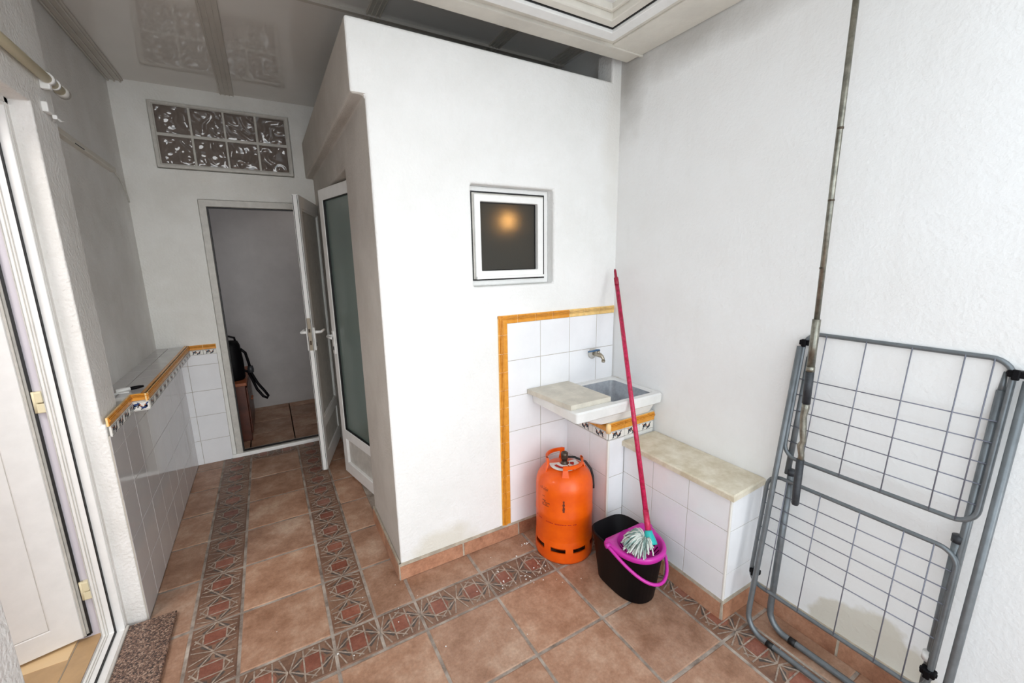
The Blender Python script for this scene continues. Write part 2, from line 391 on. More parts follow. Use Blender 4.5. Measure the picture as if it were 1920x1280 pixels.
w.vox([(-1.60, 1.1, 2.36, 2.50, -.02, 2.80)], [(-1.13, -.375, 2.3, 2.6, -.1, 2.0), (-1.325, -.485, 2.3, 2.6, 2.195, 2.625)], P_BACK, bev=.006)
struct(w.build('wall_back', origin=(0, 2.36, 0)), 'white plaster wall at the end of the passage')
w = MB()
w.vox([(-1.60, -1.39, -1.4, 2.4, -.02, .92), (-1.60, -1.40, -1.4, .905, .9, 2.80), (-1.60, -1.51, .8, 2.4, .9, 2.80)],
      [(-1.7, -1.3, -.162, .69, -.1, 2.107)], P_LEFT, bev=.014, segs=3)
# a small step of the door reveal
w.box(-1.60, -1.456, .668, .70, .0, 2.107, P_LEFT); w.box(-1.60, -1.456, -.162, -.14, 0, 2.107, P_LEFT); w.box(-1.60, -1.456, -.162, .69, 2.09, 2.12, P_LEFT)
struct(w.build('wall_left', origin=(-1.4, 0, 0)), 'rough grey white plaster wall with a door reveal on the left')

# ------------------------------------------------------------------ ceilings
c = MB(); c.box(-1.60, 1.1, .29, 2.40, 2.73, 2.78, CEIL)
ceil = struct(c.build('ceiling', origin=(0, 1, 2.73)), 'glossy grey panel ceiling over the passage')
def strip_y(x, wd, y0, y1):
    s = MB(); z = 2.73
    s.box(x-wd/2, x+wd/2, y0, y1, z-.006, z, TRIMC)
    for u in (-.42, -.12, .18, .44): s.box(x+u*wd-.003, x+u*wd+.003, y0, y1, z-.010, z-.005, TRIMC)
    return s
for x, wd, y0 in ((-.862, .086, .3), (-.168, .07, .3), (.50, .07, .3), (.93, .09, .3)):
    strip_y(x, wd, y0, 2.36).build('ceiling_strip', ceil)
s = MB(); s.box(-.75, 1.0, .845, .875, 2.722, 2.73, TRIMC); s.box(-.75, 1.0, .84, .848, 2.716, 2.73, TRIMC); s.build('cross_strip', ceil)
s = MB()
s.box(-1.52, -1.425, .3, 2.36, 2.715, 2.73, TRIMC, .004)
for x in (-1.50, -1.47, -1.44): s.box(x-.005, x+.005, .3, 2.36, 2.706, 2.716, TRIMC, .003)
s.build('cornice', ceil)
# front ceiling with a roof hatch
c = MB()
HX0, HX1, HY0, HY1 = -.62, .765, -1.15, .155
c.vox([(-1.6, 1.1, -1.35, .20, 2.55, 2.60)], [(HX0-.0, HX1, HY0, HY1, 2.5, 2.7)], CEIL2, bev=.003)
c.box(-1.6, 1.02, .195, .205, 2.535, 2.6, CEIL2)
c.box(-1.6, 1.0, .20, .30, 2.54, 2.80, CEIL2, .012)
c.box(.80, 1.0, -1.35, .20, 2.542, 2.551, CEIL2, .003)
struct(c.build('ceiling_front', origin=(0, 0, 2.55)), 'cream white ceiling over the yard around a roof hatch')
hz = thing('window_3', 'white aluminium roof hatch in the ceiling over the yard', None, ((HX0+HX1)/2, (HY0+HY1)/2, 2.55), kind='structure')
def frame_h(x0, x1, y0, y1, wd, z0, z1, mt, ch=.002):
    s = MB(); s.vox([(x0, x1, y0, y1, z0, z1)], [(x0+wd, x1-wd, y0+wd, y1-wd, z0-1, z1+1)], mt, bev=ch, segs=1); return s
frame_h(HX0+.002, HX1-.002, HY0+.002, HY1-.002, .006, 2.543, 2.60, RUBBER, .001).build('seal', hz)
frame_h(HX0+.008, HX1-.008, HY0+.008, HY1-.008, .055, 2.532, 2.60, PVC).build('frame', hz)
frame_h(HX0+.063, HX1-.063, HY0+.063, HY1-.063, .006, 2.545, 2.62, RUBBER, .001).build('seal', hz)
sa = frame_h(HX0+.069, HX1-.069, HY0+.069, HY1-.069, .045, 2.548, 2.63, CEIL2, .004).build('sash', hz)
frame_h(HX0+.114, HX1-.114, HY0+.114, HY1-.114, .02, 2.575, 2.63, CEIL2, .004).build('bead', sa)
s = MB(); s.box(HX0+.08, HX1-.08, HY0+.08, HY1-.08, 2.60, 2.606, WAX); s.build('panel', sa)

# ------------------------------------------------------------------ skirting (baseboards)
def skirt(pts, h=.075, th=.011):
    """pts: list of (x0,y0,x1,y1) pieces with an outward normal to the left of travel"""
    s = MB()
    for (x0, y0, x1, y1) in pts:
        d = Vector((x1-x0, y1-y0, 0)); L = d.length; d.normalize(); n = Vector((d.y, -d.x, 0))
        k = max(1, round(L/.33)); g = .005
        p0 = Vector((x0, y0, 0))
        def bx(a, b, t0, t1, z0, z1, mt, bev=0):
            A = [p0+d*a+n*t0, p0+d*b+n*t0, p0+d*b+n*t1, p0+d*a+n*t1]
            vs = [(p.x, p.y, z0) for p in A]+[(p.x-(n.x*bev if i > 1 else 0), p.y-(n.y*bev if i > 1 else 0), z1) for i, p in enumerate(A)]
            s.faces(vs, [(0, 1, 2, 3), (7, 6, 5, 4), (0, 4, 5, 1), (1, 5, 6, 2), (2, 6, 7, 3), (3, 7, 4, 0)], mt)
        bx(0, L, -.003, th*.72, 0, h+.012, SKGR, .004)
        for i in range(k):
            tone(s); a = L*i/k+g; b = L*(i+1)/k-g
            bx(a, b, 0, th, .001, h-.004, SKIRT, .003)
    return s
s = skirt([(-.355, .92, -.355, .34)]); 
struct(s.build('baseboard_passage', tone=True), 'short terracotta skirting on the passage side of the cubicle')
s = skirt([(-.362, .345, .66, .345)])
struct(s.build('baseboard_front', tone=True), 'terracotta skirting tiles along the bright cubicle wall')
s = skirt([(1.006, -.61, 1.006, -3.3)], h=.085)
struct(s.build('baseboard_right', tone=True), 'terracotta skirting along the right wall behind the drying rack')

# ------------------------------------------------------------------ tile panels
def panel(s, axis, c, out, us, vs, mt=TILE, th=.006, g=.0015, grout=True):
    """axis 'x' or 'y': plane normal. out: +1/-1 towards the viewer side. us along the other horizontal axis, vs heights"""
    def bx(u0, u1, v0, v1, t0, t1, m, ch=0):
        a, b = sorted((c+out*t0, c+out*t1))
        if axis == 'y': s.box(u0, u1, a, b, v0, v1, m, ch)
        else: s.box(a, b, u0, u1, v0, v1, m, ch)
    if grout: bx(us[0], us[-1], vs[0], vs[-1], 0, th*.8, GROUT)
    for i in range(len(us)-1):
        for j in range(len(vs)-1):
            if us[i+1]-us[i] < .008 or vs[j+1]-vs[j] < .008: continue
            bx(us[i]+g, us[i+1]-g, vs[j]+g, vs[j+1]-g, th*.3, th+random.uniform(0, .0006), m=mt, ch=.0012)
def mould(s, axis, c, out, horiz, a0, a1, b0, wd, seg, mt=YEL, mt2=None, flip=False, n2=0):
    """ochre moulding with ribs; runs along a (u if horiz else z), width wd from b0"""
    L = a1-a0; n = max(1, round(L/seg))
    def bx(p0, p1, q0, q1, t0, t1, m, ch=0):
        a, b = sorted((c+out*t0, c+out*t1))
        u = (p0, p1, q0, q1) if horiz else (q0, q1, p0, p1)
        if axis == 'y': s.box(u[0], u[1], a, b, u[2], u[3], m, ch)
        else: s.box(a, b, u[0], u[1], u[2], u[3], m, ch)
    bx(a0, a1, b0, b0+wd, 0, .006, YJ)
    for i in range(n):
        m_ = mt2 if (mt2 and i >= n-n2) else mt
        p0, p1 = a0+L*i/n+.0012, a0+L*(i+1)/n-.0012
        for f0, f1, t in ((0, .45, .009), (.45, .56, .014), (.58, .69, .016), (.71, .82, .014), (.82, 1.0, .010)):
            if flip: f0, f1 = 1-f1, 1-f0
            bx(p0, p1, b0+wd*f0+.0004, b0+wd*f1-.0004, .002, t, m_, .0018)
def motif(s, P, u, v, sz, main):
    """scroll and leaf painted on a small tile; P maps (u, v, lift)"""
    def arc(cu, cv, r, a0, a1, wmax, m, n=8):
        A = []; B = []
        for k in range(n+1):
            a = a0+(a1-a0)*k/n; ww = wmax*sin(pi*(k+.3)/(n+.6))
            A.append((cu+(r+ww)*cos(a), cv+(r+ww)*sin(a))); B.append((cu+(r-ww)*cos(a), cv+(r-ww)*sin(a)))
        for k in range(n): s.face([P(*A[k], .0004), P(*A[k+1], .0004), P(*B[k+1], .0004), P(*B[k], .0004)], m)
    arc(u-.22*sz, v-.05*sz, .2*sz, .2, 3.6, .09*sz, main); arc(u+.2*sz, v+.05*sz, .2*sz, 3.3, 6.9, .09*sz, main)
    arc(u-.30*sz, v+.12*sz, .12*sz, 3, 5.6, .07*sz, GREYB); arc(u+.32*sz, v-.12*sz, .1*sz, 0, 2.8, .07*sz, GREYB)
    arc(u, v, .1*sz, 1.0, 3.0, .07*sz, OCH, 5); arc(u+.02*sz, v-.12*sz, .12*sz, .3, 1.9, .04*sz, OCH, 5)
    def leaf(cu, cv, a, l, w_, m):
        pts = []
        for k in range(10):
            b = 2*pi*k/10; x, y = l*cos(b), w_*sin(b); pts.append(P(cu+x*cos(a)-y*sin(a), cv+x*sin(a)+y*cos(a), .0003))
        s.face(pts, m)
    for du, dv, a, m in ((-.42, -.22, .6, GREYB), (-.08, .26, 2.4, main), (.10, -.28, .5, GREYB), (.44, .24, .7, main), (-.44, .24, -.5, OCH), (.3, .02, 1.4, OCH), (-.14, -.02, 1.2, GREYB)):
        leaf(u+du*sz, v+dv*sz*.8, a, .13*sz, .055*sz, m)
def pattern(s, axis, c, out, u0, u1, z0, z1, tw, main=GREYB):
    n = max(1, round(abs(u1-u0)/tw)); L = (u1-u0)/n; h = z1-z0
    for i in range(n):
        a, b = sorted((c, c+out*.008)); p, q = u0+L*i+.0012, u0+L*(i+1)-.0012
        if axis == 'y': s.box(p, q, a, b, z0+.001, z1-.001, PATW, .001)
        else: s.box(a, b, p, q, z0+.001, z1-.001, PATW, .001)
        flip = (out < 0) == (axis == 'y')
        uc = (p+q)/2
        def P(u, v, l):
            d = c+out*(.0084+l*0.5)
            return (u, d, v) if axis == 'y' else (d, u, v)
        asp = min(h, abs(L)*.8)
        motif(s, P, uc, (z0+z1)/2, asp*1.25, main)
        for e in (z0+.004, z1-.0055):
            if axis == 'y': s.box(p, q, min(c, c+out*.0086), max(c, c+out*.0086), e, e+.0012, GREYB)
            else: s.box(min(c, c+out*.0086), max(c, c+out*.0086), p, q, e, e+.0012, GREYB)

# splashback on the cubicle wall
YW = .345
spl = thing('trim_1', 'white tile splashback edged in ochre moulding behind the sink', None, (.6, YW, .09), kind='structure')
s = MB(); ux = [.270, .475, .672, .869, 1.0]; panel(s, 'y', YW, -1, ux, [.085, .225, .428, .631, .828, 1.024, 1.222]); s.build('tiles', spl)
s = MB(); mould(s, 'y', YW, -1, False, .088, 1.262, .218, .052, .098, flip=True); mould(s, 'y', YW, -1, True, .222, 1.0, 1.222, .042, .105, YEL, YEL2, n2=3)
s.box(.218, .232, YW-.012, YW, 1.248, 1.264, YEL, .002); s.box(.222, .268, YW-.010, YW, 1.222, 1.26, YEL, .002); s.build('ochre_moulding', spl)
# wainscot of the passage
zs = [0, .195, .393, .590, .792, .870]
wt = thing('trim_2', 'glossy tile wainscot and ochre edged ledge along the passage', None, (-1.39, 1.5, 0), kind='structure')
XW = -1.39
ys = [.69, .86, 1.057, 1.254, 1.451, 1.648, 1.845, 2.042, 2.239, 2.352]
s = MB(); panel(s, 'x', XW, 1, ys, zs, TILEG, g=.001); s.build('side_tiles', wt)
s = MB(); panel(s, 'y', 2.36, -1, [XW, -1.345, -1.155], zs, TILE, th=.014); s.build('end_tiles', wt)
s = MB(); mould(s, 'y', 2.36, -1, True, -1.32, -1.155, .908, .036, .1, flip=False); pattern(s, 'y', 2.352, -1, -1.32, -1.155, .868, .908, .082)
s.build('end_border', wt)
s = MB()   # border on the pier
mould(s, 'x', XW, 1, True, .70, 1.055, .908, .036, .1); pattern(s, 'x', XW+.004, 1, .70, 1.05, .862, .908, .098)
s.build('pier_border', wt)
led = MB()
led.box(-1.515, -1.33, 1.05, 2.36, .868, .936, P_LEFT)
for a, b in ((-1.512, -1.442), (-1.439, -1.345)):
    n = 7
    for i in range(n): led.box(a+.001, b-.001, 1.052+1.306*i/n+.001, 1.052+1.306*(i+1)/n-.001, .934, .941, TILEG, .0012)
ledge = led.build('ledge', wt)
s = MB(); mould(s, 'x', -1.33, 1, True, 1.035, 2.36, .908, .038, .1); pattern(s, 'x', -1.326, 1, 1.045, 2.35, .866, .908, .098, GREYB); s.box(-1.348, -1.322, 1.04, 2.36, .934, .946, YEL, .003)
s.build('edge_border', ledge)
s = MB(); mould(s, 'y', 1.05, -1, True, -1.388, -1.318, .912, .034, .1); pattern(s, 'y', 1.045, -1, -1.388, -1.318, .862, .910, .07, BLUE)
s.build('end_cap_tile', ledge)

# ------------------------------------------------------------------ glass block window
gb = thing('window_2', 'strip of eight wavy glass blocks high above the passage door', None, (-.905, 2.36, 2.195), kind='structure')
s = MB(); s.vox([(-1.322, -.488, 2.338, 2.46, 2.198, 2.622)], [(-1.30, -.51, 2, 3, 2.218, 2.604)], PVC_OLD, bev=.003, segs=1); s.build('frame', gb)
bxs = [(-1.294, -1.109), (-1.095, -.910), (-.897, -.714), (-.699, -.516)]; bzs = ((2.226, 2.405), (2.425, 2.601))
s = MB()
s.vox([(-1.304, -.506, 2.347, 2.45, 2.215, 2.608)], [(x0, x1, 2, 3, a, b) for x0, x1 in bxs for a, b in bzs], PVC_OLD, bev=.002, segs=1)
s.build('mortar_grid', gb)
from mathutils import noise as mnoise
for bi, (x0, x1) in enumerate(bxs):
    for a, b in bzs:
        s = MB(); N = 30; sx = random.uniform(0, 50); vs = []
        for j in range(N+1):
            for i in range(N+1):
                u, v = i/N, j/N; ed = min(u, v, 1-u, 1-v); k = min(1, ed/.09)
                q = Vector((u*2.6+sx, v*2.6, bi)); h = mnoise.noise(q+Vector((mnoise.noise(q*.9)*1.6, mnoise.noise(q*.9+Vector((7, 3, 1)))*1.6, 0)))
                vs.append((x0+.0006+(x1-x0-.0012)*u, 2.3545-k*(.004+.012*h), a+.0006+(b-a-.0012)*v))
        s.faces(vs, [(j*(N+1)+i, j*(N+1)+i+1, (j+1)*(N+1)+i+1, (j+1)*(N+1)+i) for j in range(N) for i in range(N)], BLOCK, True)
        s.box(x0+.0006, x1-.0006, 2.356, 2.445, a+.0006, b-.0006, BLOCK)
        s.build('glass_block', gb)

# ------------------------------------------------------------------ cubicle window
wn = thing('window_1', 'small white aluminium window with dark frosted pane in the cubicle wall', None, (.33, .40, 1.415), kind='structure')
s = MB(); s.vox([(.095, .565, .398, .46, 1.415, 1.89)], [(.152, .508, .3, .5, 1.478, 1.83)], P_FRONT, bev=.008); s.build('plaster_reveal', wn)
s = MB(); s.vox([(.118, .528, .388, .45, 1.450, 1.858)], [(.132, .514, .3, .5, 1.464, 1.844)], PVC_OLD, bev=.002, segs=1); s.build('window_frame', wn)
s = MB(); s.vox([(.1335, .5125, .3895, .44, 1.4655, 1.8425)], [(.137, .509, .3, .5, 1.469, 1.839)], RUBBER); s.build('gasket', wn)
s = MB(); s.vox([(.125, .520, .376, .43, 1.457, 1.851)], [(.157, .486, .3, .5, 1.489, 1.818)], PVC, bev=.003, segs=1)
sash = s.build('window_sash', wn)
s = MB(); s.vox([(.110, .535, .392, .45, 1.442, 1.866)], [(.1245, .5205, .3, .5, 1.4565, 1.8515)], RUBBER); s.build('shadow_gap', wn)
s = MB(); s.vox([(.157, .486, .40, .42, 1.489, 1.818)], [(.161, .482, .3, .5, 1.493, 1.814)], RUBBER); s.build('pane_gasket', sash)
s = MB(); s.box(.159, .484, .404, .410, 1.491, 1.816, FROST); s.build('pane', sash)
s = MB(); s.box(.125, .520, .366, .382, 1.450, 1.462, PVC, .002); s.build('drip_rail', wn)

# ------------------------------------------------------------------ rear room behind the passage door
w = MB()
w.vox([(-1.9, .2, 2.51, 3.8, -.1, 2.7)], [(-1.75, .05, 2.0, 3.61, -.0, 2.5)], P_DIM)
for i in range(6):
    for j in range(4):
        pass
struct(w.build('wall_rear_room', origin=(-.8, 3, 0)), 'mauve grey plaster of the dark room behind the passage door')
f2 = MB(); f2.box(-1.75, .05, 2.40, 3.61, -.004, .000, GTILES)
fl_save = fl; fl = f2
for x0 in (-1.72, -1.38, -1.04, -.70, -.36, -.02):
    for y0 in (2.45, 2.79, 3.13, 3.47):
        tone(f2); x1 = min(x0+.34, .04); y1 = min(y0+.34, 3.61)
        if x1-x0 > .03: f2.box(x0+.004, x1-.004, y0+.004, y1-.004, .0, .004, TERRA, .002)
struct(f2.build('floor_rear_room', tone=True), 'terracotta tiles of the dark rear room')
fl = fl_save
cb = thing('wooden_cabinet', 'dark red wooden cabinet just inside the rear room doorway', 'cabinet', (-1.2, 3.0, .004))
s = MB(); s.box(-1.42, -1.025, 2.66, 3.34, .004, .505, WOOD, .004); s.build('body', cb)
s = MB(); s.box(-1.43, -1.012, 2.65, 3.35, .505, .532, WOODT, .005); s.build('top', cb)
s = MB(); s.box(-1.025, -1.012, 2.69, 2.99, .06, .48, WOOD, .004); dr = s.build('door', cb)
s = MB(); s.lathe([(0, 0), (.008, 0), (.009, .012), (.005, .018), (0, .018)], (-1.012, 2.96, .3), WOODT, 12, axis=Matrix.Rotation(pi/2, 3, 'Y')); s.build('knob', dr)
s = MB(); s.box(-1.025, -1.012, 3.01, 3.31, .06, .48, WOOD, .004); dr = s.build('door', cb)
s = MB(); s.lathe([(0, 0), (.008, 0), (.009, .012), (.005, .018), (0, .018)], (-1.012, 3.04, .3), WOODT, 12, axis=Matrix.Rotation(pi/2, 3, 'Y')); s.build('knob', dr)
vc = thing('canister_vacuum', 'black canister vacuum with looped hose on the wooden cabinet', 'vacuum cleaner', (-1.12, 2.82, .532))
s = MB(); s.lathe([(0, .532), (.075, .532), (.085, .55), (.085, .70), (.078, .78), (.074, .84), (.06, .875), (0, .885)], (-1.105, 2.83, 0), BLACKP, 28); s.build('tank', vc)
s = MB(); s.tube([(-1.15, 2.83, .87), (-1.145, 2.83, .905), (-1.105, 2.83, .92), (-1.065, 2.83, .905), (-1.06, 2.83, .87)], .009, BLACKP); s.build('carry_handle', vc)
s = MB(); s.tube([(-1.03, 2.82, .80), (-1.0, 2.84, .76), (-.985, 2.86, .66), (-.975, 2.87, .56), (-.94, 2.88, .46), (-.895, 2.88, .38), (-.868, 2.88, .325), (-.878, 2.885, .305), (-.91, 2.89, .325), (-.95, 2.89, .40), (-.975, 2.89, .49), (-1.0, 2.87, .58), (-1.06, 2.84, .62)], .0115, BLACKP, 10)
s.build('hose', vc)
s = MB(); s.lathe([(0, -.035), (.022, -.03), (.026, 0), (.02, .03), (0, .035)], (-.978, 2.87, .60), GRIP, 14); s.build('nozzle', vc)

# ------------------------------------------------------------------ passage door, open towards the viewer
d2 = thing('door_2', 'white passage doorway with its narrow door standing open', None, (-.75, 2.36, 0), kind='structure')
s = MB(); s.vox([(-1.128, -.377, 2.35, 2.43, .0, 1.998)], [(-1.084, -.42, 2, 3, .03, 1.95)], PVC_OLD, bev=.003, segs=1); s.build('door_frame', d2)
s = MB(); s.vox([(-1.086, -.418, 2.375, 2.41, .028, 1.952)], [(-1.076, -.428, 2, 3, .034, 1.942)], RUBBER); s.build('gasket', d2)
s = MB(); s.box(-1.16, -.377, 2.34, 2.352, -.0, .03, PVC, .004); s.build('threshold', d2)
def leaf_mesh(L, H, th, panes, rails, mt=PVC, z0=.008):
    pass
# leaf frame of reference: origin at the hinge, +X local runs to the free edge, thickness along local Y
import math as _m
def place(o, loc, ang): o.matrix_basis = Matrix.Translation(loc) @ Matrix.Rotation(ang, 4, 'Z')
def leafpart(parent, name, boxes, mt, ch=.002, world=False):
    s = MB()
    W = wm(parent)
    for b in boxes: s.box(*b, mt, ch)
    s.v = [tuple(W @ Vector(p)) for p in s.v]
    return s.build(name, parent)
lf = bpy.data.objects.new('door_leaf', None); COL.objects.link(lf); lf.parent = d2
hx, hy = -.372, 2.352; fx, fy = -.561, 1.722
ang = atan2(fy-hy, fx-hx); LW = sqrt((fx-hx)**2+(fy-hy)**2)
lf.matrix_basis = d2.matrix_basis.inverted() @ (Matrix.Translation((hx, hy, 0)) @ Matrix.Rotation(ang, 4, 'Z'))
T = .038
def leafvox(parent, name, add, sub, mt, bev=.003):
    s = MB(); W = wm(parent); s.vox(add, sub, mt, bev=bev, segs=1); s.v = [tuple(W @ Vector(p)) for p in s.v]; return s.build(name, parent)
# local +Y side points away from the corridor middle; room side is -Y
leafvox(lf, 'stiles_and_rails', [(0, LW, 0, T, .012, 1.985)], [(.075, LW-.075, -1, 1, .40, 1.90), (.075, LW-.075, -1, 1, .13, .32)], PVC)
leafpart(lf, 'upper_panel', [(.07, LW-.07, .012, .024, .39, 1.91)], PVC_OLD)
leafpart(lf, 'lower_panel', [(.07, LW-.07, .010, .028, .12, .33)], PVC_OLD)
leafpart(lf, 'glazing_bead', [(.075, .087, .024, .034, .40, 1.90), (LW-.087, LW-.075, .024, .034, .40, 1.90), (.075, LW-.075, .024, .034, .40, .412), (.075, LW-.075, .024, .034, 1.888, 1.90)], PVC)
leafpart(lf, 'edge_seal', [(LW-.0005, LW+.0015, .004, .007, .015, 1.98), (LW-.0005, LW+.0015, T-.007, T-.004, .015, 1.98)], RUBBER, 0)
leafpart(lf, 'lock_plate', [(LW, LW+.003, .008, T-.008, .93, 1.16)], BRASS, .001)
leafpart(lf, 'latch_bolt', [(LW+.003, LW+.010, .013, T-.013, 1.06, 1.085), (LW+.003, LW+.005, .013, T-.013, .97, 1.0)], DARKMET, .001)
def lever(parent, x, side, z, reach):
    s = MB(); W = wm(parent); y0 = T if side > 0 else 0
    def Y(a): return y0+side*a
    s.box(x-.018, x+.018, min(Y(0), Y(.010)), max(Y(0), Y(.010)), z-.13, z+.035, PVC, .004)
    s.tube([(x, Y(.005), z), (x, Y(.045), z)], .011, PVC); s.tube([(x, Y(.045), z), (x-reach, Y(.050), z), (x-reach*1.05, Y(.047), z)], .009, PVC)
    s.box(x-.006, x+.006, min(Y(.009), Y(.012)), max(Y(.009), Y(.012)), z-.10, z-.075, RUBBER)
    s.v = [tuple(W @ Vector(p)) for p in s.v]; return s.build('lever_handle', parent)
lever(lf, LW-.035, 1, 1.055, .10); lever(lf, LW-.035, -1, 1.055, .10)
for z in (1.76, 1.045, .27):
    s = MB(); s.tube([(-.372, 2.338, z-.045), (-.372, 2.338, z+.045)], .009, PVC, 12); s.tube([(-.372, 2.338, z-.006), (-.372, 2.338, z-.003)], .0094, RUBBER, 12)
    s.box(-.395, -.376, 2.340, 2.352, z-.04, z+.04, PVC, .002); s.build('hinge', d2)

# ------------------------------------------------------------------ cubicle door, slightly ajar
d3 = thing('door_3', 'white aluminium cubicle door with frosted glass, slightly ajar', None, (-.30, 1.3, 0), kind='structure')
s = MB(); s.vox([(-.30, -.255, .925, 1.695, 0, 2.015)], [(-.5, -.2, .965, 1.655, -1, 1.975)], PVC_OLD, bev=.003, segs=1); s.build('door_frame', d3)
lf3 = bpy.data.objects.new('door_leaf', None); COL.objects.link(lf3); lf3.parent = d3
hx, hy, fx, fy = -.262, .985, -.410, 1.632
ang = atan2(fy-hy, fx-hx); LW = sqrt((fx-hx)**2+(fy-hy)**2)
lf3.matrix_basis = d3.matrix_basis.inverted() @ (Matrix.Translation((hx, hy, 0)) @ Matrix.Rotation(ang, 4, 'Z'))
# local +Y points into the passage
leafvox(lf3, 'stiles_and_rails', [(0, LW, -.038, 0, .012, 2.005)], [(.065, LW-.065, -1, 1, .355, 1.935), (.065, LW-.065, -1, 1, .10, .285)], PVC)
leafpart(lf3, 'glass_pane', [(.06, LW-.06, -.026, -.018, .35, 1.94)], GLASSD)
leafpart(lf3, 'lower_panel', [(.06, LW-.06, -.03, -.018, .095, .29)], PVC_OLD)
leafpart(lf3, 'pane_gasket', [(.065, .069, -.018, -.004, .355, 1.935), (LW-.069, LW-.065, -.018, -.004, .355, 1.935), (.065, LW-.065, -.018, -.004, .355, .359), (.065, LW-.065, -.018, -.004, 1.931, 1.935)], RUBBER, 0)
T = .0
lever(lf3, LW-.035, 1, 1.04, .09)
T = .038

# ------------------------------------------------------------------ entrance door on the left
d1 = thing('door_1', 'white aluminium entrance door folded open into the house on the left', None, (-1.5, .26, 0), kind='structure')
s = MB()
FY0, FY1 = -.14, .668
def ring(s, x0, x1, ins, mt, bev=0, z0=0):
    s.vox([(x0, x1, FY0, FY1, z0, 2.09)], [(-2, -1, FY0+ins, FY1-ins, ins+.006, 2.09-ins)], mt, bev=bev, segs=1)
ring(s, -1.486, -1.457, .012, PVC, .002); ring(s, -1.528, -1.487, .020, PVC, .002)
s.build('door_frame', d1)
s = MB(); ring(s, -1.4888, -1.4852, .0215, RUBBER); s.build('gasket', d1)
s = MB()
for x in (-1.5275, -1.516, -1.508): ring(s, x-.0012, x+.0012, .0225, PVC_OLD)
s.build('profile_ribs', d1)
s = MB(); s.vox([(-1.602, -1.529, FY0, FY1+.02, .0, 2.09)], [(-2, -1, FY0+.006, FY1-.004, .03, 2.08)], LILAC); s.build('inner_reveal', d1)
s = MB(); s.box(-1.455, -1.445, FY0, FY1, .0, .026, PVC_OLD, .003); s.build('threshold', d1)
lf1 = bpy.data.objects.new('door_leaf', None); COL.objects.link(lf1); lf1.parent = d1
hx, hy = -1.590, .692; a1 = radians(180+14)
lf1.matrix_basis = d1.matrix_basis.inverted() @ (Matrix.Translation((hx, hy, 0)) @ Matrix.Rotation(a1, 4, 'Z'))
LW = .78
# local X runs into the house, local +Y towards the viewer side (-Y world)
leafvox(lf1, 'stiles_and_rails', [(.0, LW, .0, .048, .05, 2.05)], [(.083, LW-.1, -1, 1, .142, 1.95)], PVC)
leafpart(lf1, 'panel', [(.080, LW-.095, .006, .0455, .138, 1.955)], PVC)
leafpart(lf1, 'panel_groove', [(.0835, .0855, .040, .0465, .143, 1.95), (.0835, LW-.1, .040, .0465, .143, .1455)], PVC_OLD, 0)
leafpart(lf1, 'edge_profile', [(-.008, .0, .014, .046, .05, 2.05), (-.017, -.008, .016, .038, .052, 2.05)], PVC_OLD, .002)
leafpart(lf1, 'edge_gasket', [(-.025, -.017, .012, .042, .048, 2.05), (-.02, .0, .012, .044, .046, .05)], RUBBER, .001)
for z in (1.057, .255, 1.80):
    s = MB(); s.box(-1.552, -1.527, .645, .664, z-.042, z-.005, CREAM, .004); s.box(-1.550, -1.529, .641, .664, z-.002, z+.040, CREAM, .004); s.tube([(-1.552, .652, z-.04), (-1.552, .652, z+.04)], .007, CREAM, 12)
    s.build('hinge', d1)
# inside of the house
w = MB()
w.vox([(-3.3, -1.602, -1.2, .90, -.1, 2.6)], [(-3.2, -1.5, -1.1, .70, .03, 2.5)], LILAC)
struct(w.build('wall_house_interior', origin=(-2.4, 0, 0)), 'lilac white plaster inside the house behind the entrance door')
f3 = MB()
for i in range(5):
    for j in range(6): f3.box(-1.60-.33*(i+1)+.0015, -1.60-.33*i-.0015, .69-.33*(j+1)+.0015, .69-.33*j-.0015, .03, .038, TAN, .001)
f3.box(-3.2, -1.60, -1.1, .70, .028, .036, GROUT)
f3.box(-3.2, -1.60, .688, .70, .036, .11, TAN2, .002)
f3.box(-1.60, -1.53, FY0, FY1, .0, .034, TAN, .001)
f3.box(-3.2, -1.604, .56, .69, .036, .0395, TAN2, .001)
struct(f3.build('floor_house_interior'), 'tan floor tiles inside the house')
s = MB(); s.box(-1.455, -1.282, -.16, .668, .0, .018, GRAN, .003)
tag(s.build('door_sill_slab'), 'speckled brown granite slab on the floor before the entrance door', 'stone slab')

# ------------------------------------------------------------------ pipes and bits on the left wall
pp = thing('wall_tube', 'beige round tube clipped to the left wall above the entrance door', 'tube', (-1.38, .5, 2.2))
s = MB(); s.tube([(-1.378, -.4, 2.243), (-1.378, .3, 2.228), (-1.378, .93, 2.218)], .0165, CREAM, 14); s.build('tube', pp)
s = MB(); s.tube([(-1.378, .925, 2.218), (-1.378, .965, 2.217)], .021, PVC_OLD, 14); s.build('end_cap', pp)
s = MB(); s.tube([(-1.378, .80, 2.222), (-1.378, .825, 2.222)], .021, PVC, 14); s.box(-1.40, -1.372, .802, .824, 2.185, 2.225, PVC, .004); s.build('clamp', pp)
s = MB(); s.tube([(-1.378, .86, 2.221), (-1.378, .872, 2.221)], .0205, PVC, 14); s.build('collar', pp)
cn = thing('cable_conduit', 'thin pale conduit with a cable end on the recessed passage wall', 'conduit', (-1.5, 1.5, 2.1))
s = MB(); s.box(-1.512, -1.482, .95, 2.05, 2.124, 2.152, CEIL2, .004); s.v = [(x, y, z-.03*(y-1.2)) for x, y, z in s.v]; s.build('conduit', cn)
s = MB(); s.box(-1.505, -1.4812, 1.40, 1.52, 2.125, 2.129, RUBBER); s.v = [(x, y, z-.03*(y-1.2)) for x, y, z in s.v]; s.build('open_slot', cn)
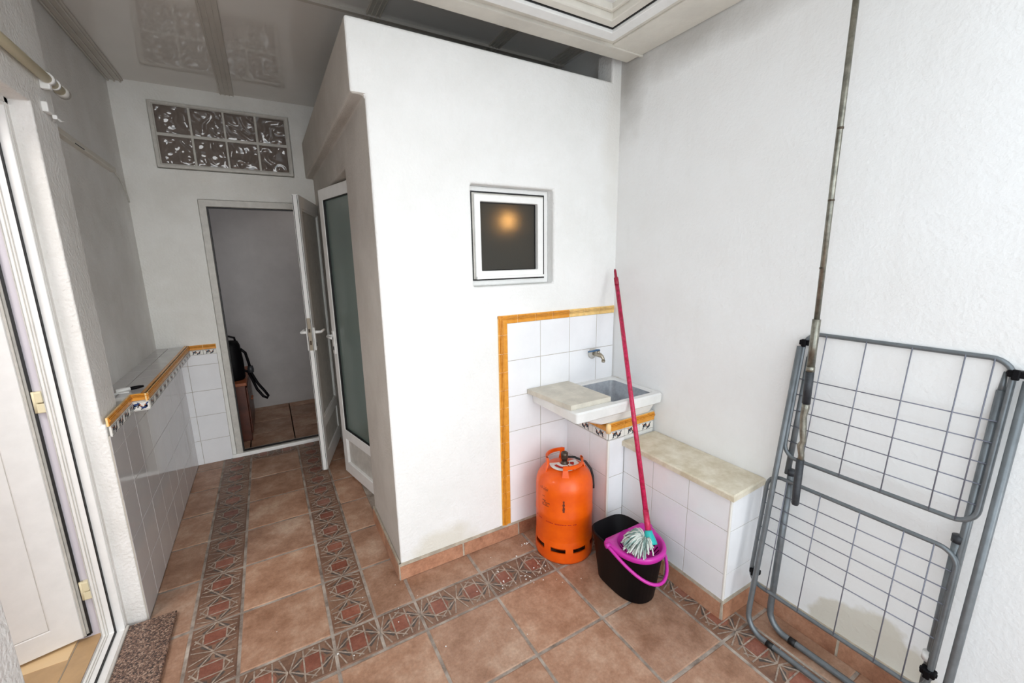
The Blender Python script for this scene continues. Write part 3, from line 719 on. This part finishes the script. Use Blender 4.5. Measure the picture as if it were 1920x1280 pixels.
s = MB(); s.tube([(-1.498, 2.05, 2.112), (-1.496, 2.14, 2.09), (-1.494, 2.22, 2.04), (-1.492, 2.27, 1.97), (-1.492, 2.275, 1.95)], .005, PVC_OLD, 8); s.build('cable', cn)
s = MB(); s.box(-1.40, -1.382, .775, .825, 2.10, 2.135, PVC, .004); s.box(-1.386, -1.372, .81, .822, 2.085, 2.10, PVC, .003); s.tube([(-1.385, .825, 2.10), (-1.375, .85, 2.088), (-1.37, .87, 2.095)], .004, PVC, 8)
tag(s.build('wall_clip'), 'small broken white clip on the left pier below the tube', 'clip')
pn = thing('marker_pen', 'white marker with black cap lying on the end of the tiled ledge', 'marker', (-1.41, 1.17, .941))
s = MB(); s.tube([(-1.452, 1.125, .951), (-1.405, 1.15, .951)], .0105, PVC, 12); s.box(-1.455, -1.40, 1.105, 1.125, .941, .947, PVC, .002); s.build('barrel', pn)
s = MB(); s.tube([(-1.405, 1.15, .951), (-1.375, 1.166, .951), (-1.358, 1.175, .951)], [.009, .0085, .005], BLACKP, 12); s.build('cap', pn)

# ------------------------------------------------------------------ sink pedestal, sink, board, tap, bench
pd = thing('sink_pedestal', 'white tiled masonry pedestal with patterned border under the sink', 'pedestal', (.83, .17, 0))
s = MB(); s.vox([(.668, .998, .002, .344, 0, .715)], [(.69, .98, .03, .32, .5, .8)], P_FRONT, bev=.004); s.build('core', pd)
s = MB()
panel(s, 'x', .668, -1, [-.003, .138, .345], [.0, .21, .415, .618], th=.007)
panel(s, 'y', .002, -1, [.662, .775], [.0, .205, .41, .618], th=.007)
s.build('tiles', pd)
s = MB(); s.box(.655, .668, -.012, .002, .0, .62, PATW, .004); s.build('corner_strip', pd)
s = MB(); pattern(s, 'x', .664, -1, .0, .344, .62, .668, .10); pattern(s, 'y', -.001, -1, .662, .985, .62, .668, .10)
s.build('patterned_tiles', pd)
s = MB(); mould(s, 'x', .664, -1, True, -.01, .34, .668, .046, .1); mould(s, 'y', -.002, -1, True, .655, .99, .668, .046, .1)
s.lathe([(0, 0), (.013, .0), (.014, .03), (.012, .045), (0, .05)], (.657, -.008, .665), YJ, 14)
s.build('ochre_moulding', pd)
s = skirt([(.668, .34, .668, -.003)], h=.07); s.build('skirting', pd, tone=True)

sk = thing('utility_sink', 'white stoneware laundry sink set on the tiled pedestal', 'sink', (.75, .15, .715))
def loft(s, rings, mt, cap0=False, cap1=False, smooth=False, flip=False):
    n = len(rings[0]); vs = [p for r in rings for p in r]; fs = []
    for i in range(len(rings)-1):
        for k in range(n):
            q = (i*n+k, i*n+(k+1) % n, (i+1)*n+(k+1) % n, (i+1)*n+k); fs.append(q[::-1] if flip else q)
    if cap0: fs.append(tuple(range(n))[::-1] if not flip else tuple(range(n)))
    if cap1: fs.append(tuple((len(rings)-1)*n+k for k in range(n)))
    s.faces(vs, fs, mt, smooth)
def rr(x0, x1, y0, y1, z, r=.02, n=4):
    return [(u, v, z) for u, v in rrect((x0+x1)/2, (y0+y1)/2, (x1-x0)/2, (y1-y0)/2, r, n)]
s = MB()
O = [rr(.60, .98, .0, .335, .7165, .03), rr(.50, .99, -.018, .34, .760, .03), rr(.435, .995, -.033, .342, .772, .015), rr(.420, 1.0, -.045, .342, .778, .012), rr(.418, 1.002, -.048, .342, .822, .012), rr(.424, .998, -.042, .340, .830, .012),
     rr(.665, .975, -.012, .308, .830, .025), rr(.672, .968, -.004, .300, .822, .025)]
loft(s, O, SINKW, cap0=False, smooth=False)
I = [rr(.672, .968, -.004, .300, .822, .025), rr(.70, .948, .03, .280, .690, .03), rr(.72, .93, .05, .255, .682, .03)]
loft(s, I, SINKI, cap1=True, smooth=True)
s.build('basin', sk)
s = MB(); s.lathe([(0, .001), (.022, .001), (.024, .004), (.02, .005), (0, .003)], (.78, .14, .6825), DARKMET, 20); s.build('drain', sk)
s = MB()
b0 = [(.385, .335), (.420, .0), (.672, -.002), (.662, .338)]
loft(s, [[(x, y, .8305) for x, y in b0], [(x, y, .855) for x, y in b0]], BOARD, cap0=True, cap1=True)
tag(s.build('stone_board'), 'pale worn stone board covering the left half of the sink', 'board')
tp = thing('wall_tap', 'small chrome garden tap with blue lever on the white splashback', 'tap', (.835, .339, 1.0))
s = MB(); Ry = Matrix.Rotation(pi/2, 3, 'X')
s.lathe([(0, 0), (.030, 0), (.032, .004), (.026, .010), (.014, .013), (0, .013)], (.838, .338, .995), PVC_OLD, 24, axis=Ry); s.build('rosette', tp)
s = MB(); s.tube([(.838, .33, .995), (.838, .295, .995), (.842, .275, .995), (.846, .262, .988), (.849, .255, .976), (.849, .253, .967)], [.010, .012, .014, .011, .009, .009], BRASS, 14)
s.tube([(.842, .288, .995), (.842, .288, 1.018)], .009, BRASS, 12); s.tube([(.849, .253, .968), (.849, .253, .957)], .011, BRASS, 12); s.build('body', tp)
s = MB(); s.tube([(.85, .287, 1.020), (.83, .290, 1.022), (.80, .296, 1.018), (.775, .300, 1.017)], [.006, .006, .005, .004], LEVER, 8); s.build('lever', tp)

bn = thing('tiled_bench', 'low white tiled masonry bench with worn marble top by the right wall', 'bench', (.9, -.31, 0))
s = MB(); s.box(.782, 1.003, -.602, -.002, 0, .572, P_FRONT); s.build('core', bn)
s = MB()
panel(s, 'x', .782, -1, [-.604, -.406, -.203, -.004], [.0, .215, .418, .572], th=.007)
panel(s, 'y', -.602, -1, [.779, .985, 1.004], [.0, .215, .418, .572], th=.007)
s.box(.773, .784, -.611, -.601, .07, .572, PATW, .003)
s.build('tiles', bn)
s = MB()
mp = [(.757, -.006), (.757, -.626), (1.005, -.614), (1.004, -.006)]
def inset(pts, d):
    cx = sum(p[0] for p in pts)/4; cy = sum(p[1] for p in pts)/4
    return [(x+(d if x < cx else -d), y+(d if y < cy else -d)) for x, y in pts]
loft(s, [[(x, y, .572) for x, y in mp], [(x, y, .594) for x, y in mp], [(x, y, .600) for x, y in inset(mp, .005)]], MARB, cap0=True, cap1=True)
s.build('marble_top', bn)
s = skirt([(.776, -.012, .776, -.609), (.768, -.609, 1.004, -.609)], h=.08); s.build('skirting', bn, tone=True)

# ------------------------------------------------------------------ gas cylinder
GX, GY = .482, .128
gc = thing('gas_cylinder', 'orange steel gas cylinder standing in the tiled corner', 'gas cylinder', (GX, GY, 0))
s = MB()
prof = [(.08, .055), (.132, .066), (.1485, .09), (.1495, .12), (.1495, .238), (.1515, .244), (.1505, .250), (.1515, .256), (.1495, .262), (.1495, .378), (.147, .404), (.139, .431), (.122, .455), (.096, .472), (.06, .482), (.02, .485), (0, .485)]
s.lathe(prof, (GX, GY, 0), ORANGE, 64); body = s
s = MB(); A0 = radians(-127)-.2; HH = pi/8
def slotted(k): return abs(((2*pi*(k+.5)/96-A0+HH) % (2*HH))-HH) < .24
s.lathe([(.136, .0), (.151, .002), (.1535, .012), (.1525, .062), (.1520, .088), (.1505, .112), (.149, .122)], (GX, GY, 0), ORANGE, 96, skip=lambda i, k: i == 3 and slotted(k))
s.lathe([(.149, .122), (.146, .11), (.147, .088), (.147, .062), (.147, .012), (.136, 0)], (GX, GY, 0), ORANGE, 96, skip=lambda i, k: i == 2 and slotted(k))
s.build('foot_ring', gc)
def handle(ac, ZT):
    s = MB(); n = 14; path = []
    a0, a1 = radians(ac-52), radians(ac+52); R = .094
    path.append((R*1.06, a0, .448)); path.append((R*1.02, a0, .495))
    for k in range(n+1): path.append((R, a0+(a1-a0)*k/n, ZT))
    path.append((R*1.02, a1, .495)); path.append((R*1.06, a1, .448))
    pts = [Vector((GX+r*cos(a), GY+r*sin(a), z)) for r, a, z in path]
    # flat strap: wide in the radial sense on top, vertical at the feet
    rings = []
    for i, (r, a, z) in enumerate(path):
        er = Vector((cos(a), sin(a), 0)); ez = Vector((0, 0, 1)); et = Vector((-sin(a), cos(a), 0))
        p = pts[i]
        if i < 2 or i >= len(path)-2: u, v = er*.004, et*.014
        else: u, v = ez*.009, er*.0045
        if i in (1, len(path)-2): u, v = er*.0045, et*.012
        if i == 2: u, v = ez*.011+et*.0, er*.0045
        q = [p-u-v, p+u-v, p+u+v, p-u+v]
        if i < 2 or i >= len(path)-2: q = [p-v-u, p+v-u, p+v+u, p-v+u]
        rings.append(q)
    if True:
        vs = [p for r in rings for p in r]
        for i in range(2, len(rings)-3):
            s.faces([*rings[i], *rings[i+1]], [(0, 4, 5, 1), (1, 5, 6, 2), (2, 6, 7, 3), (3, 7, 4, 0)], ORANGE, False)
        for a, za in ((a0, 0), (a1, 0)):
            er = Vector((cos(a), sin(a), 0)); et = Vector((-sin(a), cos(a), 0)); c0 = Vector((GX, GY, 0))
            def q(r, z, hw, ht): 
                p = c0+er*r+Vector((0, 0, z)); return [p-er*ht-et*hw, p+er*ht-et*hw, p+er*ht+et*hw, p-er*ht+et*hw]
            loft(s, [q(.112, .446, .019, .003), q(.104, .475, .016, .003), q(.096, .495, .013, .0035), q(.094, ZT+.009, .012, .0045)], ORANGE, True, True)
    s.build('handle', gc)
handle(-72, .508); handle(112, .522)
s = MB(); s.lathe([(.020, .483), (.020, .492), (.014, .496), (.014, .51), (.018, .512), (.019, .545), (.016, .549), (.010, .549), (.009, .535), (0, .535)], (GX, GY, 0), DARKMET, 24); s.build('valve', gc)
s = MB()
def sector(r0, r1, a0, a1, z, mt, n=16):
    for k in range(n):
        a, b = a0+(a1-a0)*k/n, a0+(a1-a0)*(k+1)/n
        def zz(r): return z+.0035-(.012*(r/.09)**3)
        s.face([(GX+r0*cos(a), GY+r0*sin(a), zz(r0)), (GX+r1*cos(a), GY+r1*sin(a), zz(r1)), (GX+r1*cos(b), GY+r1*sin(b), zz(r1)), (GX+r0*cos(b), GY+r0*sin(b), zz(r0))], mt)
sector(.026, .078, radians(140), radians(265), .487, PATW); sector(.026, .078, radians(-85), radians(10), .487, PATW)
sector(.045, .06, radians(170), radians(240), .4878, RED); sector(.03, .05, radians(-60), radians(-20), .4879, RED)
s.build('warning_label', gc)
s = MB(); pts = []
for a, r, z in ((40, .06, .495), (20, .10, .482), (-2, .14, .460), (-12, .158, .425), (-17, .163, .39), (-20, .164, .34), (-21, .163, .325)):
    pts.append((GX+r*cos(radians(a)), GY+r*sin(radians(a)), z))
s.tube(pts, .006, RUBBER, 10); s.build('rubber_hose', gc)
# print on the body
def curved_text(txt, size, ang, z, mt, name, r=.1503, tilt=0):
    cu = bpy.data.curves.new('t', 'FONT'); cu.body = txt; cu.size = size; cu.align_x = 'CENTER'; cu.extrude = 0
    to = bpy.data.objects.new('t', cu); COL.objects.link(to)
    bpy.context.view_layer.update()
    me = bpy.data.meshes.new_from_object(to.evaluated_get(bpy.context.evaluated_depsgraph_get()))
    bpy.data.objects.remove(to)
    bm = bmesh.new(); bm.from_mesh(me); bpy.data.meshes.remove(me)
    s = MB(); bm.verts.index_update()
    vs = []
    for v in bm.verts:
        x, y = v.co.x*cos(tilt)-v.co.y*sin(tilt), v.co.x*sin(tilt)+v.co.y*cos(tilt)
        zz = z+y; rr_ = r
        if zz > .38: rr_ = r-.30*max(0, zz-.385)**1.35*3
        a = ang+x/r
        vs.append((GX+rr_*cos(a), GY+rr_*sin(a), zz))
    s.faces(vs, [[v.index for v in f.verts] for f in bm.faces], mt); bm.free()
    body.faces(s.v, s.f, mt)
FA = radians(-127)   # direction that faces the yard door side
curved_text('25/250', .021, FA-.78, .395, DKTXT, 'print_mark', r=.1512, tilt=-.12)
s = body
def marks(rows, a0, z0, dz, n, mt, hgt=.004, gap=.3):
    for rw in range(rows):
        a = a0
        for k in range(n):
            wd = random.uniform(.004, .012)/.15
            if random.random() > gap:
                z = z0-rw*dz; R_ = .1505
                m_ = 3
                for q in range(m_):
                    b0_, b1_ = a+wd*q/m_, a+wd*(q+1)/m_
                    s.face([(GX+R_*cos(b0_), GY+R_*sin(b0_), z), (GX+R_*cos(b1_), GY+R_*sin(b1_), z), (GX+R_*cos(b1_), GY+R_*sin(b1_), z+hgt), (GX+R_*cos(b0_), GY+R_*sin(b0_), z+hgt)], mt)
            a += wd+.012
marks(1, FA-.83, .358, .01, 5, DKTXT, .003); marks(4, FA-.83, .334, .0085, 5, DKTXT, .004, .15)
marks(1, FA-1.2, .222, .01, 26, RED, .005, .25)
for k in range(7):
    z = .295+k*.009; a = FA-.02+random.uniform(-.01, .01); R_ = .1504; ww = random.uniform(.02, .05)
    s.face([(GX+R_*cos(a-ww), GY+R_*sin(a-ww), z), (GX+R_*cos(a+ww), GY+R_*sin(a+ww), z), (GX+R_*cos(a+ww*.8), GY+R_*sin(a+ww*.8), z+.009), (GX+R_*cos(a-ww*.8), GY+R_*sin(a-ww*.8), z+.009)], DKTXT)
body.build('body', gc)

# ------------------------------------------------------------------ mop bucket
BX, BY = .578, -.25
bk = thing('mop_bucket', 'black plastic bucket with magenta wringer and handle beside the bench', 'bucket', (BX, BY, 0))
def outline(hx, hy, z, n=48, yo=0, inset=0):
    out = []
    for k in range(n):
        a = 2*pi*k/n; cx_, sy_ = cos(a), sin(a)
        e = 2.3 if sy_ < 0 else 4.2      # round towards the viewer, squarer at the back
        r = (abs(cx_/(hx-inset))**e+abs(sy_/(hy-inset))**e)**(-1/e)
        out.append((BX+r*cx_, BY+yo+r*sy_, z))
    return out
s = MB()
rings = [outline(.088, .128, 0), outline(.094, .136, .004), outline(.1175, .166, .235), outline(.121, .170, .240), outline(.1215, .1705, .250), outline(.119, .168, .252), outline(.115, .164, .250), outline(.092, .133, .006)]
loft(s, rings, BLACKP, cap0=True, cap1=True, smooth=True); s.build('pail', bk)
s = MB()
FCX, FCY = BX+.002, BY-.062
YC = BY+.035
n = 72
def ray_out(a, hx, hy):
    # walk out from the funnel centre to the pail outline or the straight back edge
    lo, hi = 0, .4
    for _ in range(26):
        m_ = (lo+hi)/2; x = FCX+m_*cos(a)-BX; y = FCY+m_*sin(a)-BY
        e = 2.3 if y < 0 else 4.2
        inside = (abs(x/hx)**e+abs(y/hy)**e) < 1 and (y+BY) < YC
        if inside: lo = m_
        else: hi = m_
    return lo
def ringo(hx, hy, z, sc=1.0): 
    out = []
    for k in range(n):
        a = 2*pi*k/n; r = ray_out(a, hx, hy)*sc; out.append((FCX+r*cos(a), FCY+r*sin(a), z))
    return out
def circ(rx, ry, z, yo=0): return [(FCX+rx*cos(2*pi*k/n), FCY+yo+ry*sin(2*pi*k/n), z) for k in range(n)]
loft(s, [ringo(.124, .175, .238), ringo(.128, .178, .240), ringo(.129, .179, .256), ringo(.126, .176, .263), ringo(.117, .165, .264), circ(.102, .100, .262), circ(.098, .096, .254)], PINK, smooth=True)
fr = [circ(.098, .096, .254), circ(.088, .086, .232), circ(.062, .060, .196), circ(.048, .046, .182)]
vs = [p for r in fr for p in r]; fs = []
for i in range(3):
    for k in range(n):
        if i == 1 and (k % 3) == 0: continue
        fs.append((i*n+k, i*n+(k+1) % n, (i+1)*n+(k+1) % n, (i+1)*n+k))
s.faces(vs, fs, PINK, True); s.face(circ(.048, .046, .182), PINK)
s.build('wringer', bk)
s = MB(); pts = []
for k in range(25):
    t = -1+2*k/24; a = t*pi/2
    x = BX+.136*sin(a); d = cos(a)
    pts.append((x, BY+.0-.195*d, .247-.115*d**1.4+.01))
s.tube(pts, .0075, PINK, 10)
for sx in (-1, 1): s.tube([(BX+sx*.118, BY, .257), (BX+sx*.144, BY, .257)], .011, PINK, 12)
s.build('carry_handle', bk)

# ------------------------------------------------------------------ mop
mp_ = thing('string_mop', 'pink handled string mop standing in the magenta wringer', 'mop', (.61, -.315, .26))
p0, p1 = Vector((.602, -.343, .318)), Vector((.942, .280, 1.477)); dr_ = (p1-p0).normalized()
s = MB(); s.tube([p0, p0+dr_*.10], .0135, STICK, 14); s.tube([p0+dr_*.09, p1-dr_*.09], .0115, STICK, 14); s.build('stick', mp_)
s = MB(); s.tube([p1-dr_*.10, p1-dr_*.055, p1-dr_*.05, p1-dr_*.01, p1], [.0125, .0125, .008, .007, .0045], mat('dark_pink_cap', (150, 14, 50), .4), 12); s.build('hanging_cap', mp_)
s = MB(); s.tube([p0+dr_*.012, p0, p0-dr_*.03, p0-dr_*.045], [.017, .019, .030, .033], TEAL, 18); s.build('socket', mp_)
s = MB(); hc = p0-dr_*.034+Vector((-.018, .008, .0))
for k in range(230):
    az = random.gauss(radians(158), .85); out = random.uniform(.05, .118); rise = random.uniform(.0, .075)
    if abs(((az-radians(158)+pi) % (2*pi))-pi) > 1.6: out *= .5
    d = Vector((cos(az), sin(az)*.8, 0)); side = Vector((-d.y, d.x, 0))*random.uniform(-.015, .015)
    q0 = hc+d*.01+Vector((0, 0, random.uniform(-.01, .02)))
    q1 = hc+d*out*.45+Vector((0, 0, rise*.9))+side*.5
    q2 = hc+d*out*.85+Vector((0, 0, rise*.55-.006))+side
    q3 = hc+d*out+Vector((0, 0, rise*.3-.014))+side*1.4
    pts = []
    for j in range(8):
        t = j/7; b = (1-t)**3*q0+3*t*(1-t)**2*q1+3*t*t*(1-t)*q2+t**3*q3; pts.append(b+Vector((random.uniform(-1, 1), random.uniform(-1, 1), random.uniform(-1, 1)))*.0012)
    s.tube(pts, .0030, YARN if random.random() < .62 else YARN2, 5)
s.build('mop_strings', mp_)

# ------------------------------------------------------------------ awning crank
ck = thing('awning_crank', 'tall metal awning crank rod hanging in front of the right wall', 'crank rod', (.87, -.788, .618))
X_, Y_ = .87, -.788
s = MB(); s.tube([(X_, Y_, 1.32), (X_, Y_+.003, 1.8), (X_, Y_+.004, 2.50)], .0088, POLE, 14)
for z in (1.50, 1.72, 1.94): s.tube([(X_, Y_+.002, z-.003), (X_, Y_+.002, z+.003)], .0094, DARKMET, 14)
s.build('rod', ck)
s = MB(); s.tube([(X_, Y_, 1.15), (X_, Y_, 1.325)], .0128, POLE, 16); s.tube([(X_, Y_, 1.138), (X_, Y_, 1.156)], .0138, POLE, 16); s.build('sleeve', ck)
s = MB(); s.tube([(X_, Y_, 1.018), (X_, Y_, 1.140)], .0134, GRIP, 16); s.build('upper_grip', ck)
s = MB(); s.tube([(X_, Y_, 1.02), (X_, Y_, 1.0), (X_, Y_+.003, .97), (X_, Y_-.001, .92), (X_, Y_-.006, .873), (X_, Y_+.001, .855), (X_, Y_-.006, .82), (X_, Y_-.006, .79)], [.0118, .0128, .0108, .0113, .0098, .0118, .0098, .0108], POLE, 14); s.build('crank_arm', ck)
s = MB(); s.tube([(X_, Y_-.005, .802), (X_, Y_-.006, .624), (X_, Y_-.006, .618)], [.0128, .0128, .0108], GRIP, 16); s.build('handle', ck)
s = MB(); s.tube([(X_, Y_+.004, 2.5), (X_, Y_+.004, 2.545)], .018, POLE, 14); s.build('eye_joint', ck)

# ------------------------------------------------------------------ drying rack
rk = thing('drying_rack', 'folded grey wire clothes drying rack leaning on the right wall', 'drying rack', (.88, -.96, 0))
def PL(y, z, off=0): return (.84+.13*z+off, y, z)
def wing(name, y0, y1, z0, z1, yw, zw, off):
    s = MB(); s.tube([PL(y, z, off) for y, z in rrect((y0+y1)/2, (z0+z1)/2, (y1-y0)/2, (z1-z0)/2, .05, 7)], .0075, STEEL, 10, closed=True); o = s.build(name, rk)
    s = MB()
    for y in yw: s.tube([PL(y, z0, off-.006), PL(y, z1, off-.006)], .0019, WIRE, 6)
    for z in zw: s.tube([PL(y0, z, off), PL(y1, z, off)], .0019, WIRE, 6)
    s.build('wires', o)
    return o
wing('upper_wing', -1.232, -.700, .762, 1.250, [-.772, -.893, -1.013, -1.133, -1.192], [1.074, 1.012, .949, .886, .824], .0)
wing('lower_wing', -1.218, -.662, .195, .668, [-.735, -.852, -.973, -1.091, -1.163], [.604, .545, .495, .44, .38], .0)
def uleg(name, y0, y1, xf, ztop, xt, r, zt2=None):
    s = MB(); R_ = .075; pts = []
    def X(z): return xf+(xt-xf)*z/ztop
    pts.append((X(ztop), y0, ztop)); pts.append((X(ztop*.5), y0, ztop*.5)); pts.append((X(R_+.02), y0, R_+.02+r))
    for k in range(1, 8):
        a = pi/2*k/8; pts.append((X(r+R_*(1-sin(a))), y0-R_*(1-cos(a)), r+R_*(1-sin(a))))
    for k in range(1, 8):
        a = pi/2*k/8; pts.append((X(r+R_*(1-cos(a))), y1+R_*(1-sin(a)), r+R_*(1-cos(a))))
    pts.append((X(R_+.02), y1, R_+.02+r)); pts.append((X(ztop*.5), y1, ztop*.5)); pts.append((X(ztop), y1, ztop))
    s.tube(pts, r, STEEL, 12); return s.build(name, rk)
lo = uleg('outer_leg_frame', -.693, -1.262, .815, 1.20, .985, .0105)
s = MB(); s.tube([(.8165, -.78, .0105), (.8165, -.805, .0105)], .0125, RUBBER, 12); s.build('foot_sleeve', lo)
li = uleg('inner_leg_frame', -.735, -1.205, .905, .70, .945, .0125)
s = MB(); s.tube([(.906, -.82, .0125), (.906, -.845, .0125)], .0145, RUBBER, 12); s.build('foot_sleeve', li)
for y in (-.735, -1.205):
    s = MB(); s.tube([(.946, y, .69), (.947, y, .712)], .0155, GRIP, 12); s.build('tube_cap', li)
for y, zb in ((-.722, .69), (-1.215, .24)):
    s = MB(); s.tube([PL(y, zb, .012 if zb > .5 else .016), PL(y, 1.16, .012)], .0105, STEEL, 12); s.tube([PL(y, 1.15, .012), PL(y, 1.215, .008)], [.009, .004], STEEL, 8); s.build('side_tube', rk)
for y, z in ((-.705, 1.215), (-1.238, 1.215), (-.678, .245), (-1.215, .27)):
    s = MB(); x, _, _ = PL(y, z); s.box(x-.014, x+.014, y-.018, y+.018, z-.010, z+.010, BLACKP, .004); s.tube([(x, y-.02, z), (x, y+.02, z)], .006, BLACKP, 8); s.box(x-.02, x-.012, y-.008, y+.008, z-.016, z+.014, BLACKP, .003)
    s.build('hinge_clip', rk)
s = MB(); x, y, z = .908, -1.205, .298; s.tube([(x, y, z-.012), (x, y, z+.012)], .0185, PVC, 16); s.build('white_clip', rk)

# ------------------------------------------------------------------ light
world = bpy.data.worlds.new('sky'); scene.world = world; world.use_nodes = True
bg = world.node_tree.nodes['Background']; bg.inputs[0].default_value = (.86, .94, 1.0, 1); bg.inputs[1].default_value = 1.85
def area(name, loc, rot, sx, sy, power, col=(1, 1, 1)):
    l = bpy.data.lights.new(name, 'AREA'); l.shape = 'RECTANGLE'; l.size = sx; l.size_y = sy; l.energy = power; l.color = col
    o = bpy.data.objects.new(name, l); COL.objects.link(o); o.location = loc; o.rotation_euler = rot; return o
sun = bpy.data.lights.new('hazy_sun', 'SUN'); sun.energy = 1.35; sun.angle = radians(50); sun.color = (1, .98, .95)
so = bpy.data.objects.new('hazy_sun', sun); COL.objects.link(so)
dv = Vector((-.19, 1.0, -.20)).normalized(); so.rotation_euler = dv.to_track_quat('-Z', 'Y').to_euler()
area('house_fill', (-2.3, -.2, 2.4), (0, 0, 0), .8, .8, 22, (1, .97, .92))  # area light added to brighten the open door leaf, source unseen
area('rear_room_fill', (-.3, 3.1, 2.3), (0, 0, 0), .5, .5, 1.1, (1, .95, .92))  # weak area light added to lift the rear room, no source there
bl = MB(); bl.lathe([(0, -.03), (.02, -.025), (.03, 0), (.02, .028), (.012, .045), (0, .045)], (.548, .80, 1.764), BULB, 20)
tag(bl.build('light_bulb'), 'lit warm bulb inside the cubicle behind the frosted window', 'light bulb')

scene.view_settings.view_transform = 'Standard'; scene.view_settings.look = 'None'; scene.view_settings.exposure = .35; scene.view_settings.gamma = 1
scene.view_settings.use_curve_mapping = False
scene.cycles.max_bounces = 10; scene.cycles.diffuse_bounces = 6; scene.cycles.use_denoising = True
scene.cycles.sample_clamp_indirect = 6
